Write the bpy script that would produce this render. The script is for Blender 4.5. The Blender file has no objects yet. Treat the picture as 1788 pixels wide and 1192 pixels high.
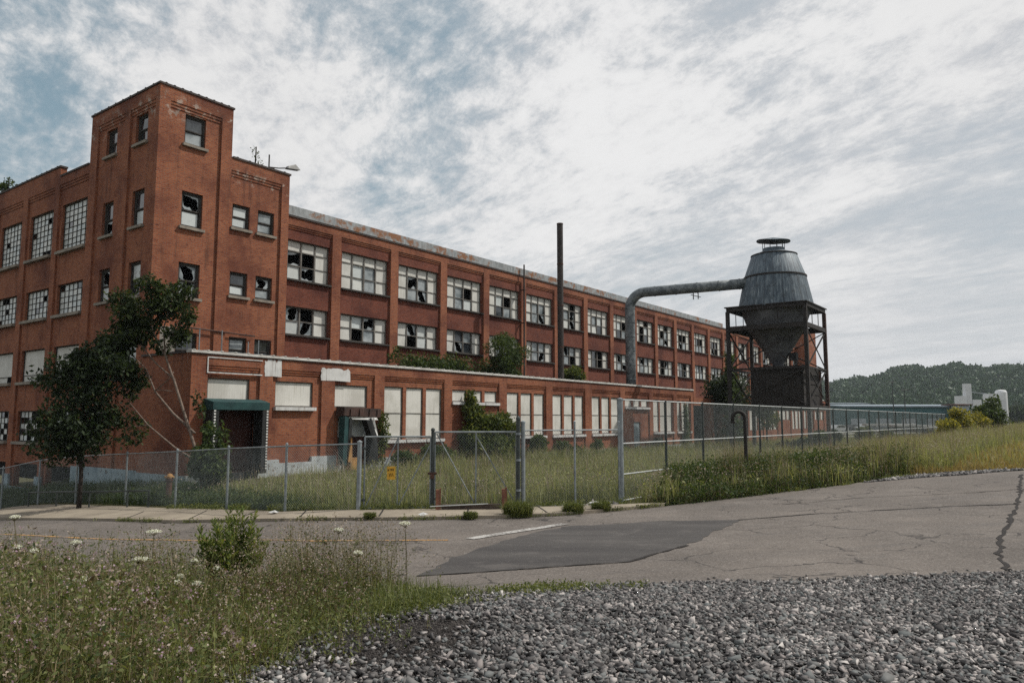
import bpy, bmesh, math, random
import numpy as np
from mathutils import Vector, Matrix
random.seed(7); rng = np.random.default_rng(11)
S = bpy.context.scene
COL = S.collection
R = math.radians

# ------------------------------------------------------------------ camera
cam_d = bpy.data.cameras.new('camera'); cam = bpy.data.objects.new('camera', cam_d); COL.objects.link(cam)
cam.location = (0, 0, 2.4); cam.rotation_euler = (R(90 + 5.98), 0, 0)
cam_d.sensor_width = 36; cam_d.lens = 26.335; cam_d.clip_end = 6000; cam_d.clip_start = 0.1
S.camera = cam
S.view_settings.view_transform = 'Standard'; S.view_settings.look = 'None'
S.view_settings.gamma = 1; S.view_settings.exposure = 0.12
S.cycles.use_denoising = False
S.cycles.max_bounces = 6; S.cycles.transparent_max_bounces = 8

# ------------------------------------------------------------------ node helper
class NT:
    def __init__(s, tree): s.t = tree; s.n = tree.nodes; s.l = tree.links
    def node(s, typ, ins=None, **props):
        n = s.n.new(typ)
        for k, v in props.items(): setattr(n, k, v)
        for k, v in (ins or {}).items():
            if isinstance(v, bpy.types.NodeSocket): s.l.new(v, n.inputs[k])
            else: n.inputs[k].default_value = v
        return n
    def math(s, op, a, b=None, c=None, clamp=False):
        n = s.n.new('ShaderNodeMath'); n.operation = op; n.use_clamp = clamp
        for i, v in enumerate((a, b, c)):
            if v is None: continue
            if isinstance(v, bpy.types.NodeSocket): s.l.new(v, n.inputs[i])
            else: n.inputs[i].default_value = v
        return n.outputs[0]
    def vmath(s, op, a, b=None, scale=None):
        n = s.n.new('ShaderNodeVectorMath'); n.operation = op
        for i, v in enumerate((a, b)):
            if v is None: continue
            if isinstance(v, bpy.types.NodeSocket): s.l.new(v, n.inputs[i])
            else: n.inputs[i].default_value = v
        if scale is not None: n.inputs['Scale'].default_value = scale
        return n.outputs['Value'] if op in ('DOT_PRODUCT', 'LENGTH') else n.outputs[0]
    def mix(s, f, a, b, blend='MIX'):
        n = s.n.new('ShaderNodeMix'); n.data_type = 'RGBA'; n.blend_type = blend
        for i, v in ((0, f), (6, a), (7, b)):
            if isinstance(v, bpy.types.NodeSocket): s.l.new(v, n.inputs[i])
            else: n.inputs[i].default_value = v if i == 0 or len(v) == 4 else (*v, 1)
        return n.outputs[2]
    def noise(s, vec, scale, detail=4, rough=.55, dist=0):
        n = s.node('ShaderNodeTexNoise', {'Scale': scale, 'Detail': detail, 'Roughness': rough, 'Distortion': dist})
        if vec is not None: s.l.new(vec, n.inputs['Vector'])
        return n.outputs[0]
    def step(s, v, a, b, lo=0., hi=1.):
        n = s.node('ShaderNodeMapRange', {'From Min': a, 'From Max': b, 'To Min': lo, 'To Max': hi}, interpolation_type='SMOOTHSTEP')
        s.l.new(v, n.inputs['Value']); return n.outputs[0]
    def ramp(s, f, stops, interp='LINEAR'):
        n = s.n.new('ShaderNodeValToRGB'); n.color_ramp.interpolation = interp
        e = n.color_ramp.elements
        while len(e) < len(stops): e.new(.5)
        for i, (p, c) in enumerate(stops): e[i].position = p; e[i].color = (*c, 1)
        s.l.new(f, n.inputs[0]); return n.outputs[0]
    def scaled(s, vec, sc, rot=(0, 0, 0), loc=(0, 0, 0)):
        if any(rot): m_ = s.node('ShaderNodeMapping', {'Rotation': rot}); s.l.new(vec, m_.inputs[0]); vec = m_.outputs[0]   # turn first, stretch afterwards
        n = s.node('ShaderNodeMapping', {'Scale': sc, 'Location': loc}); s.l.new(vec, n.inputs[0]); return n.outputs[0]

# ------------------------------------------------------------------ sky and sun
SUN_AZ, SUN_EL = 78.0, 50.0       # azimuth clockwise from the view direction (+Y)
wd = bpy.data.worlds.new('World'); S.world = wd; wd.use_nodes = True
wd.node_tree.nodes.clear(); W = NT(wd.node_tree)
sky = W.node('ShaderNodeTexSky', sky_type='NISHITA', sun_disc=False, sun_elevation=R(SUN_EL), sun_rotation=R(SUN_AZ), air_density=1.0, dust_density=1.6, ozone_density=1.0)
D = W.vmath('NORMALIZE', W.node('ShaderNodeTexCoord').outputs['Generated'])
sp = W.node('ShaderNodeSeparateXYZ', {0: D})
zc = W.math('ADD', W.math('MAXIMUM', sp.outputs[2], 0.0), 0.17)
P = W.node('ShaderNodeCombineXYZ', {0: W.math('DIVIDE', sp.outputs[0], zc), 1: W.math('DIVIDE', sp.outputs[1], zc), 2: 0.0}).outputs[0]
warp = W.vmath('SUBTRACT', W.node('ShaderNodeTexNoise', {'Scale': 1.1, 'Detail': 4.0, 'Vector': P}).outputs[1], (.5, .5, .5))
Pw = W.vmath('ADD', P, W.vmath('SCALE', warp, scale=.55))
Pf = W.vmath('ADD', P, W.vmath('SCALE', warp, scale=.22))
def lobe(az, el, c0, c1):
    v = (math.sin(R(az)) * math.cos(R(el)), math.cos(R(az)) * math.cos(R(el)), math.sin(R(el)))
    return W.step(W.vmath('DOT_PRODUCT', D, v), math.cos(R(c1)), math.cos(R(c0)))
big = W.noise(Pw, .8, 6, .58)
streak = W.noise(W.scaled(Pw, (.62, 2.3, 1), (0, 0, R(-132))), 1.25, 9, .64)
puff = W.noise(W.scaled(Pf, (1.0, 1.3, 1), (0, 0, R(-120))), 5.2, 8, .66)
curd = W.noise(W.scaled(Pf, (1.0, 1.5, 1), (0, 0, R(-105))), 15.0, 7, .70)
wisp = W.noise(W.scaled(Pf, (.8, 4.0, 1), (0, 0, R(-128))), 4.5, 9, .68)
def w8(a, k): return W.math('MULTIPLY', W.math('SUBTRACT', a, .5), k)
cov = W.math('ADD', .66, w8(big, .80))
hi = W.step(sp.outputs[2], .10, .42, .25, 1.0)
for a, k in ((streak, .58), (W.math('MULTIPLY', w8(puff, 1.0), hi), .66), (W.math('MULTIPLY', w8(curd, 1.0), hi), .50), (wisp, .32)): cov = W.math('ADD', cov, W.math('MULTIPLY', a, k) if a not in (streak, wisp) else w8(a, k))
for az, el, a, b, k in ((-34, 26, 1, 10, -.20), (-33, 18, 1, 6, -.12), (-4, 27, 1, 6, -.15), (-9, 20, 1, 6, -.13), (-12, 31, 1, 10, -.03), (23, 27, 2, 9, -.10), (33, 13, 2, 9, -.10), (14, 14, 2, 7, -.05), (31, 4, 2, 7, -.05),
                        (-20, 22, 2, 12, .12), (6, 18, 3, 13, .07), (33, 27, 1, 8, .12), (28, 19, 1, 9, .05), (-27, 15, 1, 7, .08), (4, 29, 1, 9, .10), (18, 20, 1, 10, .06)):
    cov = W.math('ADD', cov, W.math('MULTIPLY', lobe(az, el, a, b), k))
mask = W.step(cov, .30, .78)
shade = W.math('ADD', W.math('ADD', W.math('MULTIPLY', W.math('MULTIPLY', w8(puff, 1.0), hi), .45), W.math('MULTIPLY', W.math('MULTIPLY', w8(curd, 1.0), hi), .55)), W.math('ADD', w8(streak, .32), .60))
dens = W.step(W.math('ADD', shade, W.math('MULTIPLY', W.math('SUBTRACT', cov, .6), .30)), .44, .78)
cl = W.mix(dens, (5.35, 5.45, 5.65), (7.3, 7.28, 7.25))
cl = W.mix(W.math('MULTIPLY', lobe(9, 19, 2, 26), W.step(cov, .5, .95)), cl, (7.7, 7.7, 7.7))
skyc = W.mix(.62, W.mix(1.0, sky.outputs[0], (1.0, 1.15, 1.02), 'MULTIPLY'), (2.5, 3.35, 3.75))
skyc = W.mix(W.step(sp.outputs[0], -.25, .45, 0, .75), skyc, (5.0, 5.2, 5.5))
out = W.mix(mask, skyc, cl)
haze_h = W.step(sp.outputs[2], -.02, .22, 1, 0)
out = W.mix(W.math('MULTIPLY', haze_h, .55), out, (5.6, 5.8, 6.05))
bg = W.node('ShaderNodeBackground', {'Color': out, 'Strength': 0.10})
wo = W.node('ShaderNodeOutputWorld'); W.l.new(bg.outputs[0], wo.inputs[0])

sd = bpy.data.lights.new('sun', 'SUN'); sun = bpy.data.objects.new('sun', sd); COL.objects.link(sun)
sd.energy = 3.5; sd.angle = R(0.6); sd.color = (1.0, .95, .87)
sv = Vector((math.sin(R(SUN_AZ)) * math.cos(R(SUN_EL)), math.cos(R(SUN_AZ)) * math.cos(R(SUN_EL)), math.sin(R(SUN_EL))))
sun.rotation_euler = sv.to_track_quat('Z', 'Y').to_euler(); sun.location = sv * 120

# ------------------------------------------------------------------ object helpers
def tag(o, label=None, cat=None, group=None, kind=None):
    if label: o['label'] = label
    if cat: o['category'] = cat
    if group: o['group'] = group
    if kind: o['kind'] = kind
    return o
def thing(name, label, cat, loc=(0, 0, 0), rz=0, group=None):
    o = bpy.data.objects.new(name, None); COL.objects.link(o); o.location = loc; o.rotation_euler = (0, 0, rz)
    o.empty_display_size = .3
    return tag(o, label, cat, group)
def link_mesh(name, me, mats, parent=None):
    for m in (mats if isinstance(mats, (list, tuple)) else [mats]): me.materials.append(m)
    o = bpy.data.objects.new(name, me); COL.objects.link(o)
    if parent: o.parent = parent
    return o
def arr_mesh(name, V, F, mats, parent=None, mi=None, smooth=False):
    """V (n,3), F (m,k) index array of one polygon size"""
    V = np.asarray(V, np.float32).reshape(-1, 3); F = np.asarray(F, np.int32)
    me = bpy.data.meshes.new(name)
    m, k = F.shape
    me.vertices.add(len(V)); me.vertices.foreach_set('co', V.ravel())
    me.loops.add(m * k); me.loops.foreach_set('vertex_index', F.ravel())
    me.polygons.add(m); me.polygons.foreach_set('loop_start', np.arange(0, m * k, k, dtype=np.int32))
    if mi is not None: me.polygons.foreach_set('material_index', np.asarray(mi, np.int32))
    if smooth: me.polygons.foreach_set('use_smooth', np.ones(m, bool))
    me.update(calc_edges=True)
    return link_mesh(name, me, mats, parent)
class MB:
    def __init__(s): s.v = []; s.f = []; s.m = []
    def poly(s, pts, mi=0):
        n = len(s.v); s.v += [tuple(p) for p in pts]; s.f.append(tuple(range(n, n + len(pts)))); s.m.append(mi)
    def hexa(s, c, mi=0):
        n = len(s.v); s.v += [tuple(p) for p in c]
        for f in ((0, 3, 2, 1), (4, 5, 6, 7), (0, 1, 5, 4), (1, 2, 6, 5), (2, 3, 7, 6), (3, 0, 4, 7)):
            s.f.append(tuple(n + i for i in f)); s.m.append(mi)
    def box(s, x0, y0, z0, x1, y1, z1, mi=0):
        s.hexa([(x0, y0, z0), (x1, y0, z0), (x1, y1, z0), (x0, y1, z0), (x0, y0, z1), (x1, y0, z1), (x1, y1, z1), (x0, y1, z1)], mi)
    def fbox(s, F, u0, u1, z0, z1, o0, o1, mi=0):
        s.hexa([F(u, z, o) for z in (z0, z1) for u, o in ((u0, o1), (u1, o1), (u1, o0), (u0, o0))], mi)
    def tube(s, pts, r, n=8, mi=0, caps=True):
        pts = [Vector(p) for p in pts]; rs = r if isinstance(r, (list, tuple)) else [r] * len(pts)
        base = len(s.v); prev = None
        for i, p in enumerate(pts):
            a = pts[max(i - 1, 0)]; b = pts[min(i + 1, len(pts) - 1)]; t = (b - a).normalized()
            x = t.orthogonal().normalized() if prev is None else (prev - t * prev.dot(t)).normalized()
            prev = x; y = t.cross(x)
            for k in range(n):
                an = 2 * math.pi * k / n; s.v.append(tuple(p + (x * math.cos(an) + y * math.sin(an)) * rs[i]))
        for i in range(len(pts) - 1):
            for k in range(n):
                s.f.append((base + i * n + k, base + i * n + (k + 1) % n, base + (i + 1) * n + (k + 1) % n, base + (i + 1) * n + k)); s.m.append(mi)
        if caps:
            s.f.append(tuple(base + k for k in range(n))[::-1]); s.m.append(mi)
            s.f.append(tuple(base + (len(pts) - 1) * n + k for k in range(n))); s.m.append(mi)
    def lathe(s, prof, n=40, mi=0, c=(0, 0, 0)):
        base = len(s.v)
        for r, z in prof:
            for k in range(n):
                an = 2 * math.pi * k / n; s.v.append((c[0] + r * math.cos(an), c[1] + r * math.sin(an), c[2] + z))
        for i in range(len(prof) - 1):
            for k in range(n):
                s.f.append((base + i * n + k, base + i * n + (k + 1) % n, base + (i + 1) * n + (k + 1) % n, base + (i + 1) * n + k)); s.m.append(mi)
    def bar(s, a, b, w, mi=0, h=None):
        a = Vector(a); b = Vector(b); t = (b - a).normalized(); h = h or w
        up = Vector((0, 0, 1)) if abs(t.z) < .95 else Vector((1, 0, 0))
        x = t.cross(up).normalized() * w / 2; y = x.cross(t).normalized() * h / 2
        s.hexa([a - x - y, a + x - y, a + x + y, a - x + y, b - x - y, b + x - y, b + x + y, b - x + y], mi)
    def build(s, name, mats, parent=None, smooth=False):
        me = bpy.data.meshes.new(name); me.from_pydata(s.v, [], s.f)
        me.polygons.foreach_set('material_index', s.m)
        if smooth: me.polygons.foreach_set('use_smooth', [True] * len(s.f))
        me.update(); return link_mesh(name, me, mats, parent)

# ------------------------------------------------------------------ terrain
OX,OY=-15.26,31.20
DX,DY=0.59751,0.80186      # along the factory front
def L2W(s,y): return OX+s*DX-y*DY, OY+s*DY+y*DX
TP=[(0,0,.75),(-3,4,.72),(0,4.5,.75),(4,5,.75),(9,6,.78),(-6,6,.5),(0,8.3,.42),(6,8.2,.5),(-1.3,9.9,.12),(4,9.6,.28),(10,9.2,.42),(16,9.5,.6),
(-4,10.5,.05),(-7,12.5,-.15),(-10,15,-.4),(-9,8,.15),(-14,10,-.2),(0,14,.05),(5,14.5,.15),(-5,15.5,-.08),(10,15,.35),(16,16,.6),(24,17,.85),
(-9,19.9,-.37),(-17.4,25.5,-.98),(-3.9,17.6,-.02),(.5,18.4,-.02),(4,20.8,.05),(8,22.3,.2),(13,24.3,.5),(18,25,.72),(26,26,.9),(20,31,.75),(28,42,.95),(42,60,1.15),(70,100,1.5),(40,30,1.1),(80,60,1.5),(120,140,1.4),
(-4,19.9,.0),(-2.1,20.2,0),(.25,20.5,0),(3.2,21.9,0),(-6.2,20.8,-.09),(-8.5,22.7,-.23),(-10.8,24.4,-.39),(-13.75,27,-.58),(-22,32.7,-1.5),(-30,36,-2.2),(-60,60,-3.5),(-200,180,-6),(-20,12,-.8),(-40,20,-2.2),
(0,-40,.7),(60,-30,.9),(-60,-30,-.8),(400,300,0),(0,400,-2),(-400,400,-6),(900,900,0),(-900,900,-6),(200,250,.5)]
for s in (2,12,24,36,50,65,80,100):
    for y in (-4,-12,-19.6):
        x,w=L2W(s,y); TP.append((x,w,0.0))
for s,y,z in ((15,-23,.35),(30,-24,.75),(50,-25,1.1),(75,-26,1.4),(100,-28,1.6),(-.4,2,-.6),(-.4,6,-.75),(-.4,14,-1.35),(-.4,28,-2.2),(30,40,-2),(70,20,0),(110,-8,0),(110,-22,.6)):
    x,w=L2W(s,y); TP.append((x,w,z))
TP=np.array(TP,float)
def _phi(r): return -r
_n=len(TP)
_A=np.zeros((_n+1,_n+1)); _D=np.hypot(TP[:,0][:,None]-TP[:,0][None],TP[:,1][:,None]-TP[:,1][None])
_A[:_n,:_n]=-np.sqrt(_D*_D+.25); _A[:_n,_n]=1; _A[_n,:_n]=1
_w=np.linalg.solve(_A,np.r_[TP[:,2],0])
def terrain(x,y):
    x=np.asarray(x,float); y=np.asarray(y,float); sh=x.shape; x=x.ravel(); y=y.ravel()
    out=np.empty(len(x))
    for i in range(0,len(x),20000):
        r2=(x[i:i+20000,None]-TP[:,0])**2+(y[i:i+20000,None]-TP[:,1])**2
        out[i:i+20000]=-np.sqrt(r2+.25)@_w[:_n]+_w[_n]
    return out.reshape(sh)
def tz(x, y): return float(terrain(np.array([x]), np.array([y]))[0])
def inpoly(x, y, poly):
    ins = np.zeros(len(x), bool); n = len(poly)
    for i in range(n):
        x0, y0 = poly[i]; x1, y1 = poly[(i + 1) % n]
        if y0 == y1: continue
        c = ((y0 > y) != (y1 > y)) & (x < (x1 - x0) * (y - y0) / (y1 - y0) + x0); ins ^= c
    return ins
def scatter(poly, n, near=None, seed=0):
    """n random points in a polygon; near = distance (m from the photo's standpoint) where density starts to thin out"""
    g = np.random.default_rng(seed); xs = [p[0] for p in poly]; ys = [p[1] for p in poly]; out = []; tot = 0
    while tot < n:
        x = g.uniform(min(xs), max(xs), n * 4); y = g.uniform(min(ys), max(ys), n * 4)
        k = inpoly(x, y, poly)
        if near: k &= g.random(len(x)) < np.minimum(1, (near / np.hypot(x, y)) ** 1.6)
        p = np.stack([x[k], y[k]], 1); out.append(p); tot += len(p)
        if len(out) > 400: break
    p = np.concatenate(out)[:n]
    return np.c_[p, terrain(p[:, 0], p[:, 1])]

# ------------------------------------------------------------------ materials
def new_mat(name, rough=.8, spec=.3, metal=0.):
    m = bpy.data.materials.new(name); m.use_nodes = True; t = NT(m.node_tree); b = m.node_tree.nodes['Principled BSDF']
    b.inputs['Roughness'].default_value = rough; b.inputs['Specular IOR Level'].default_value = spec; b.inputs['Metallic'].default_value = metal
    return m, t, b
def setc(t, b, c): t.l.new(c, b.inputs['Base Color'])
def bump(t, b, h, strength=.4, dist=.02):
    n = t.node('ShaderNodeBump', {'Strength': strength, 'Distance': dist, 'Height': h}); t.l.new(n.outputs[0], b.inputs['Normal'])
def mottled(name, c1, c2, scale=3., rough=.8, detail=6, spec=.3, metal=0., c3=None, streak=None, bumps=0.):
    m, t, b = new_mat(name, rough, spec, metal); oc = t.node('ShaderNodeTexCoord').outputs['Object']
    c = t.mix(t.step(t.noise(oc, scale, detail, .62), .35, .68), c1, c2)
    if streak: c = t.mix(t.math('MULTIPLY', t.step(t.noise(t.scaled(oc, (5, 5, .35)), 1.6, 5, .6), .5, .72), streak[1]), c, streak[0])
    if c3: c = t.mix(t.step(t.noise(oc, scale * 2.7, 5, .6), .60, .68), c, c3)
    setc(t, b, c)
    if bumps: bump(t, b, t.noise(oc, scale * 6, 4), bumps)
    return m
def brick(name, c1, c2, c3, mort, white=.0):
    m, t, b = new_mat(name, .88, .2); tc = t.node('ShaderNodeTexCoord'); oc = tc.outputs['Object']
    s = t.node('ShaderNodeSeparateXYZ', {0: oc}); nn = t.node('ShaderNodeSeparateXYZ', {0: tc.outputs['Normal']})
    k = t.math('GREATER_THAN', t.math('ABSOLUTE', nn.outputs[0]), .6)
    u = t.math('ADD', t.math('MULTIPLY', s.outputs[0], t.math('SUBTRACT', 1.0, k)), t.math('MULTIPLY', s.outputs[1], k))
    v = t.node('ShaderNodeCombineXYZ', {0: u, 1: s.outputs[2], 2: 0.0}).outputs[0]
    br = t.node('ShaderNodeTexBrick', {'Vector': v, 'Color1': (*c1, 1), 'Color2': (*c2, 1), 'Mortar': (*mort, 1), 'Scale': 1.0, 'Mortar Size': .012, 'Mortar Smooth': .3, 'Bias': -.1, 'Brick Width': .24, 'Row Height': .082})
    per = t.noise(t.scaled(v, (4.2, 12.2, 1)), 1.0, 2, .9)
    c = t.mix(t.step(per, .52, .72), br.outputs[0], c3)
    big = t.noise(v, .33, 6, .65)
    c = t.mix(t.step(big, .42, .68, 0, .75), c, (c3[0] * .8, c3[1] * .8, c3[2] * .85))
    st = t.noise(t.scaled(v, (2.2, .22, 1)), 1.5, 6, .62)
    c = t.mix(t.step(st, .52, .76, 0, .60), c, (.050, .024, .019))
    if white:
        w = t.noise(v, 1.9, 8, .7); c = t.mix(t.step(w, .66, .74, 0, white), c, (.42, .36, .31))
        z_ = s.outputs[2]; near = t.math('MAXIMUM', t.step(t.math('ABSOLUTE', t.math('SUBTRACT', z_, 16.15)), .75, .15), t.math('MULTIPLY', t.math('GREATER_THAN', s.outputs[0], 3.55), t.step(t.math('ABSOLUTE', t.math('SUBTRACT', z_, 13.85)), .4, .1)))   # salt bloom under the parapets
        c = t.mix(t.math('MULTIPLY', near, t.step(t.math('ADD', t.noise(v, 2.6, 8, .72), t.math('MULTIPLY', t.noise(v, .5, 2), .25)), .67, .72, 0, .75)), c, (.40, .34, .29))
        c = t.mix(t.math('MULTIPLY', near, t.step(t.noise(t.scaled(v, (1, .5, 1)), 1.3, 6, .65), .5, .62, 0, .55)), c, (.045, .022, .018))
    setc(t, b, c); bump(t, b, t.math('ADD', t.math('MULTIPLY', br.outputs['Fac'], -1.), t.math('MULTIPLY', per, .5)), .35, .012)
    return m
M = {}
M['brick'] = brick('red_brick', (.30, .100, .044), (.225, .066, .032), (.100, .030, .020), (.20, .125, .09), .32)
M['brick_infill'] = brick('dark_red_brick', (.185, .052, .030), (.135, .036, .023), (.065, .019, .015), (.13, .07, .052), .26)
M['stone'] = mottled('sill_stone', (.25, .22, .18), (.15, .13, .11), 2.5)
M['board'] = mottled('painted_board', (.56, .555, .52), (.47, .465, .43), 1.6, .7, streak=((.36, .35, .31), .5))
M['corrugated'] = None
m, t, b = new_mat('ribbed_panel', .6, .35); oc = t.node('ShaderNodeTexCoord').outputs['Object']
wv = t.node('ShaderNodeTexWave', {'Vector': t.scaled(oc, (1, 1, 0)), 'Scale': 2.6}, bands_direction='X').outputs[1]
c = t.mix(t.step(t.noise(oc, .9, 6), .4, .66), (.62, .61, .57), (.47, .46, .42)); c = t.mix(t.step(t.noise(t.scaled(oc, (4, 4, .3)), 1.5, 6, .65), .52, .72, 0, .6), c, (.33, .31, .26)); c = t.mix(t.math('MULTIPLY', t.node('ShaderNodeNewGeometry').outputs['Random Per Island'], .35), c, (.42, .41, .37))
setc(t, b, c); bump(t, b, wv, .16, .012); M['panel'] = m
M['frame'] = mottled('dark_window_frame', (.050, .045, .040), (.030, .028, .026), 4)
M['steelframe'] = mottled('painted_steel_sash', (.16, .15, .135), (.08, .075, .068), 3)
M['dark'] = mottled('dark_plaster', (.020, .018, .017), (.012, .011, .011), 1)  # near-black colour stands in for the gloom of unlit rooms
m, t, b = new_mat('window_glass', .06, .9); oc = t.node('ShaderNodeTexCoord').outputs['Object']
setc(t, b, t.mix(t.step(t.noise(oc, 1.7, 4), .4, .7), (.016, .02, .024), (.05, .058, .062))); bump(t, b, t.noise(oc, 1.2, 2), .15, .02); M['glass'] = m
M['dirtyglass'] = mottled('dusty_glass', (.33, .36, .37), (.12, .145, .155), 1.3, .25, spec=.6)
m, t, b = new_mat('whitened_glass', .35, .5); oc = t.node('ShaderNodeTexCoord').outputs['Object']
isl = t.node('ShaderNodeNewGeometry').outputs['Random Per Island']
c = t.ramp(isl, [(0, (.40, .44, .44)), (.35, (.56, .57, .54)), (.7, (.47, .52, .53)), (1, (.60, .60, .57))]); c = t.mix(t.step(t.noise(oc, 3, 4), .5, .75, 0, .5), c, (.34, .36, .36))
setc(t, b, c); M['whiteglass'] = m
m, t, b = new_mat('rusty_flashing', .6, .35); oc = t.node('ShaderNodeTexCoord').outputs['Object']
r_ = t.step(t.math('ADD', t.noise(t.scaled(oc, (1.1, 1, 1.2)), 1.0, 7, .72), t.math('MULTIPLY', t.noise(t.scaled(oc, (.16, 1, .1)), 1.0, 2), .35)), .65, .78)
c = t.mix(t.step(t.noise(t.scaled(oc, (2.5, 1, 1)), 1.5, 6, .7), .35, .65), (.30, .32, .33), (.17, .185, .19)); c = t.mix(r_, c, (.20, .085, .035))
setc(t, b, c); M['flashing'] = m
M['coping_tile'] = mottled('white_coping_tile', (.58, .57, .54), (.40, .385, .36), 2.2, .6)
M['coping_dark'] = mottled('dark_coping', (.06, .045, .04), (.035, .03, .028), 2)
M['whitewash'] = mottled('flaking_whitewash', (.42, .45, .46), (.30, .33, .34), 1.5, .9, c3=(.16, .15, .145), detail=8, bumps=.4)
M['bluewash'] = mottled('flaking_pale_blue_wash', (.30, .38, .42), (.20, .27, .31), 1.3, .9, c3=(.10, .11, .115), detail=8)
M['peel'] = mottled('peeling_white_paint', (.58, .58, .57), (.46, .46, .45), 2.5, .8, streak=((.22, .19, .17), .8))
M['concrete'] = mottled('weathered_concrete', (.27, .25, .22), (.18, .165, .145), 1.2, .9, bumps=.3)
M['galv'] = mottled('galvanised_pipe', (.26, .29, .30), (.17, .19, .20), 6, .45, spec=.5, metal=.3)
M['wire'] = mottled('galvanised_wire', (.22, .25, .25), (.13, .15, .155), 6, .5, spec=.4)
M['rail'] = mottled('pale_galvanised_rail', (.46, .48, .47), (.34, .36, .36), 5, .45, spec=.5)
M['darkpost'] = mottled('dark_painted_steel', (.055, .065, .062), (.03, .034, .033), 4, .6)
M['rust'] = mottled('rusty_steel', (.10, .045, .028), (.045, .026, .02), 3, .8)
M['blacksteel'] = mottled('sooty_black_steel', (.028, .024, .022), (.016, .014, .013), 2.2, .75)  # black steel; also paints the shaded face of the hopper box
M['brownsteel'] = mottled('rust_brown_sheet', (.075, .040, .032), (.035, .024, .021), 1.8, .8, streak=((.14, .10, .085), .5))
M['chimney'] = mottled('dark_flue_steel', (.050, .040, .036), (.026, .022, .021), 1.5, .7)
m, t, b = new_mat('weathered_zinc', .62, .35, .15); tc = t.node('ShaderNodeTexCoord'); oc = tc.outputs['Object']
s_ = t.node('ShaderNodeSeparateXYZ', {0: oc}); an = t.math('ARCTAN2', s_.outputs[1], s_.outputs[0])
v = t.node('ShaderNodeCombineXYZ', {0: t.math('MULTIPLY', an, 3.2), 1: s_.outputs[2], 2: 0.0}).outputs[0]
st = t.noise(t.scaled(v, (2.4, .45, 1)), 2.1, 8, .68); bl = t.noise(v, 1.3, 7, .7)
c = t.ramp(st, [(.30, (.022, .034, .048)), (.48, (.070, .096, .120)), (.60, (.145, .180, .205)), (.74, (.38, .41, .41))]); c = t.mix(t.step(bl, .50, .66, 0, .75), c, (.045, .058, .068))
c = t.mix(t.step(t.noise(t.scaled(v, (5.5, .9, 1)), 1.6, 7, .75), .57, .68, 0, .6), c, (.40, .43, .44)); c = t.mix(t.step(t.noise(t.scaled(v, (9, .6, 1)), 1.1, 6, .7), .58, .70, 0, .6), c, (.026, .034, .042))
saw = t.math('FRACT', t.math('MULTIPLY', an, 24 / 6.2832)); seam = t.math('GREATER_THAN', saw, .93)
c = t.mix(t.math('MULTIPLY', seam, .6), c, (.03, .034, .04)); setc(t, b, c); bump(t, b, seam, .5, .03); M['zinc'] = m
m, t, b = new_mat('grey_duct_metal', .55, .4, .2); oc = t.node('ShaderNodeTexCoord').outputs['Object']
c = t.ramp(t.noise(oc, 2.2, 8, .7), [(.32, (.045, .055, .062)), (.5, (.13, .15, .16)), (.68, (.28, .30, .305))]); setc(t, b, c); M['duct'] = m
M['darkzinc'] = mottled('sooty_zinc', (.115, .118, .125), (.055, .057, .062), 1.1, .75, streak=((.022, .021, .022), .7))  # dark streaked zinc of the lower cone
M['teal'] = mottled('dark_green_canvas', (.020, .062, .062), (.013, .040, .042), 3, .75)
M['black'] = mottled('black_rubber', (.020, .021, .022), (.011, .012, .012), 3, .7)
M['white'] = mottled('worn_white_paint', (.62, .62, .60), (.45, .45, .43), 4, .7)
M['wine'] = mottled('dark_red_door', (.060, .022, .018), (.030, .014, .012), 2)
M['yellow'] = mottled('yellow_sign_paint', (.62, .36, .04), (.50, .27, .03), 9, .5)
M['ink'] = mottled('black_sign_ink', (.03, .02, .01), (.025, .02, .01), 3)
M['timber'] = mottled('red_brown_timber', (.24, .105, .065), (.15, .065, .045), 5, .85, streak=((.09, .05, .04), .6))
M['greywood'] = mottled('dark_grey_timber', (.075, .055, .045), (.04, .03, .027), 5, .85)
M['bark'] = mottled('pale_bark', (.20, .155, .125), (.10, .075, .06), 9, .9)
M['darkbark'] = mottled('dark_bark', (.035, .028, .024), (.018, .015, .013), 9, .9)
M['lamp'] = mottled('grey_lamp_housing', (.25, .25, .24), (.16, .16, .155), 6, .5)
M['greydoor'] = mottled('grey_blue_door', (.22, .27, .29), (.15, .19, .21), 2, .6)
M['foam'] = mottled('yellow_foam', (.42, .24, .09), (.26, .13, .05), 4, .9)
M['roofing'] = mottled('tar_roof', (.05, .048, .046), (.03, .03, .03), 1.5, .9)

def ground_mat(name, stops, scale, fine, bumps=.5, rough=.95):
    m, t, b = new_mat(name, rough, .15); oc = t.node('ShaderNodeTexCoord').outputs['Object']
    f = t.math('ADD', t.math('MULTIPLY', t.noise(oc, scale, 6, .6), .65), t.math('MULTIPLY', t.noise(oc, fine, 4, .7), .35))
    setc(t, b, t.ramp(f, stops)); bump(t, b, t.noise(oc, fine, 4, .7), bumps, .03); return m
M['soil'] = ground_mat('weedy_soil', [(.3, (.050, .046, .026)), (.5, (.075, .075, .036)), (.65, (.12, .10, .055)), (.8, (.15, .125, .075))], .35, 9)
M['ballast'] = ground_mat('dark_ballast_bed', [(.3, (.016, .014, .014)), (.5, (.028, .025, .024)), (.7, (.05, .044, .043))], .8, 26, .8)  # bed coloured dark so the gaps between stones look shaded
m, t, b = new_mat('worn_asphalt', .9, .25); oc = t.node('ShaderNodeTexCoord').outputs['Object']
c = t.ramp(t.noise(oc, .30, 6, .65), [(.3, (.088, .076, .067)), (.52, (.128, .111, .098)), (.72, (.178, .154, .135))])
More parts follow.
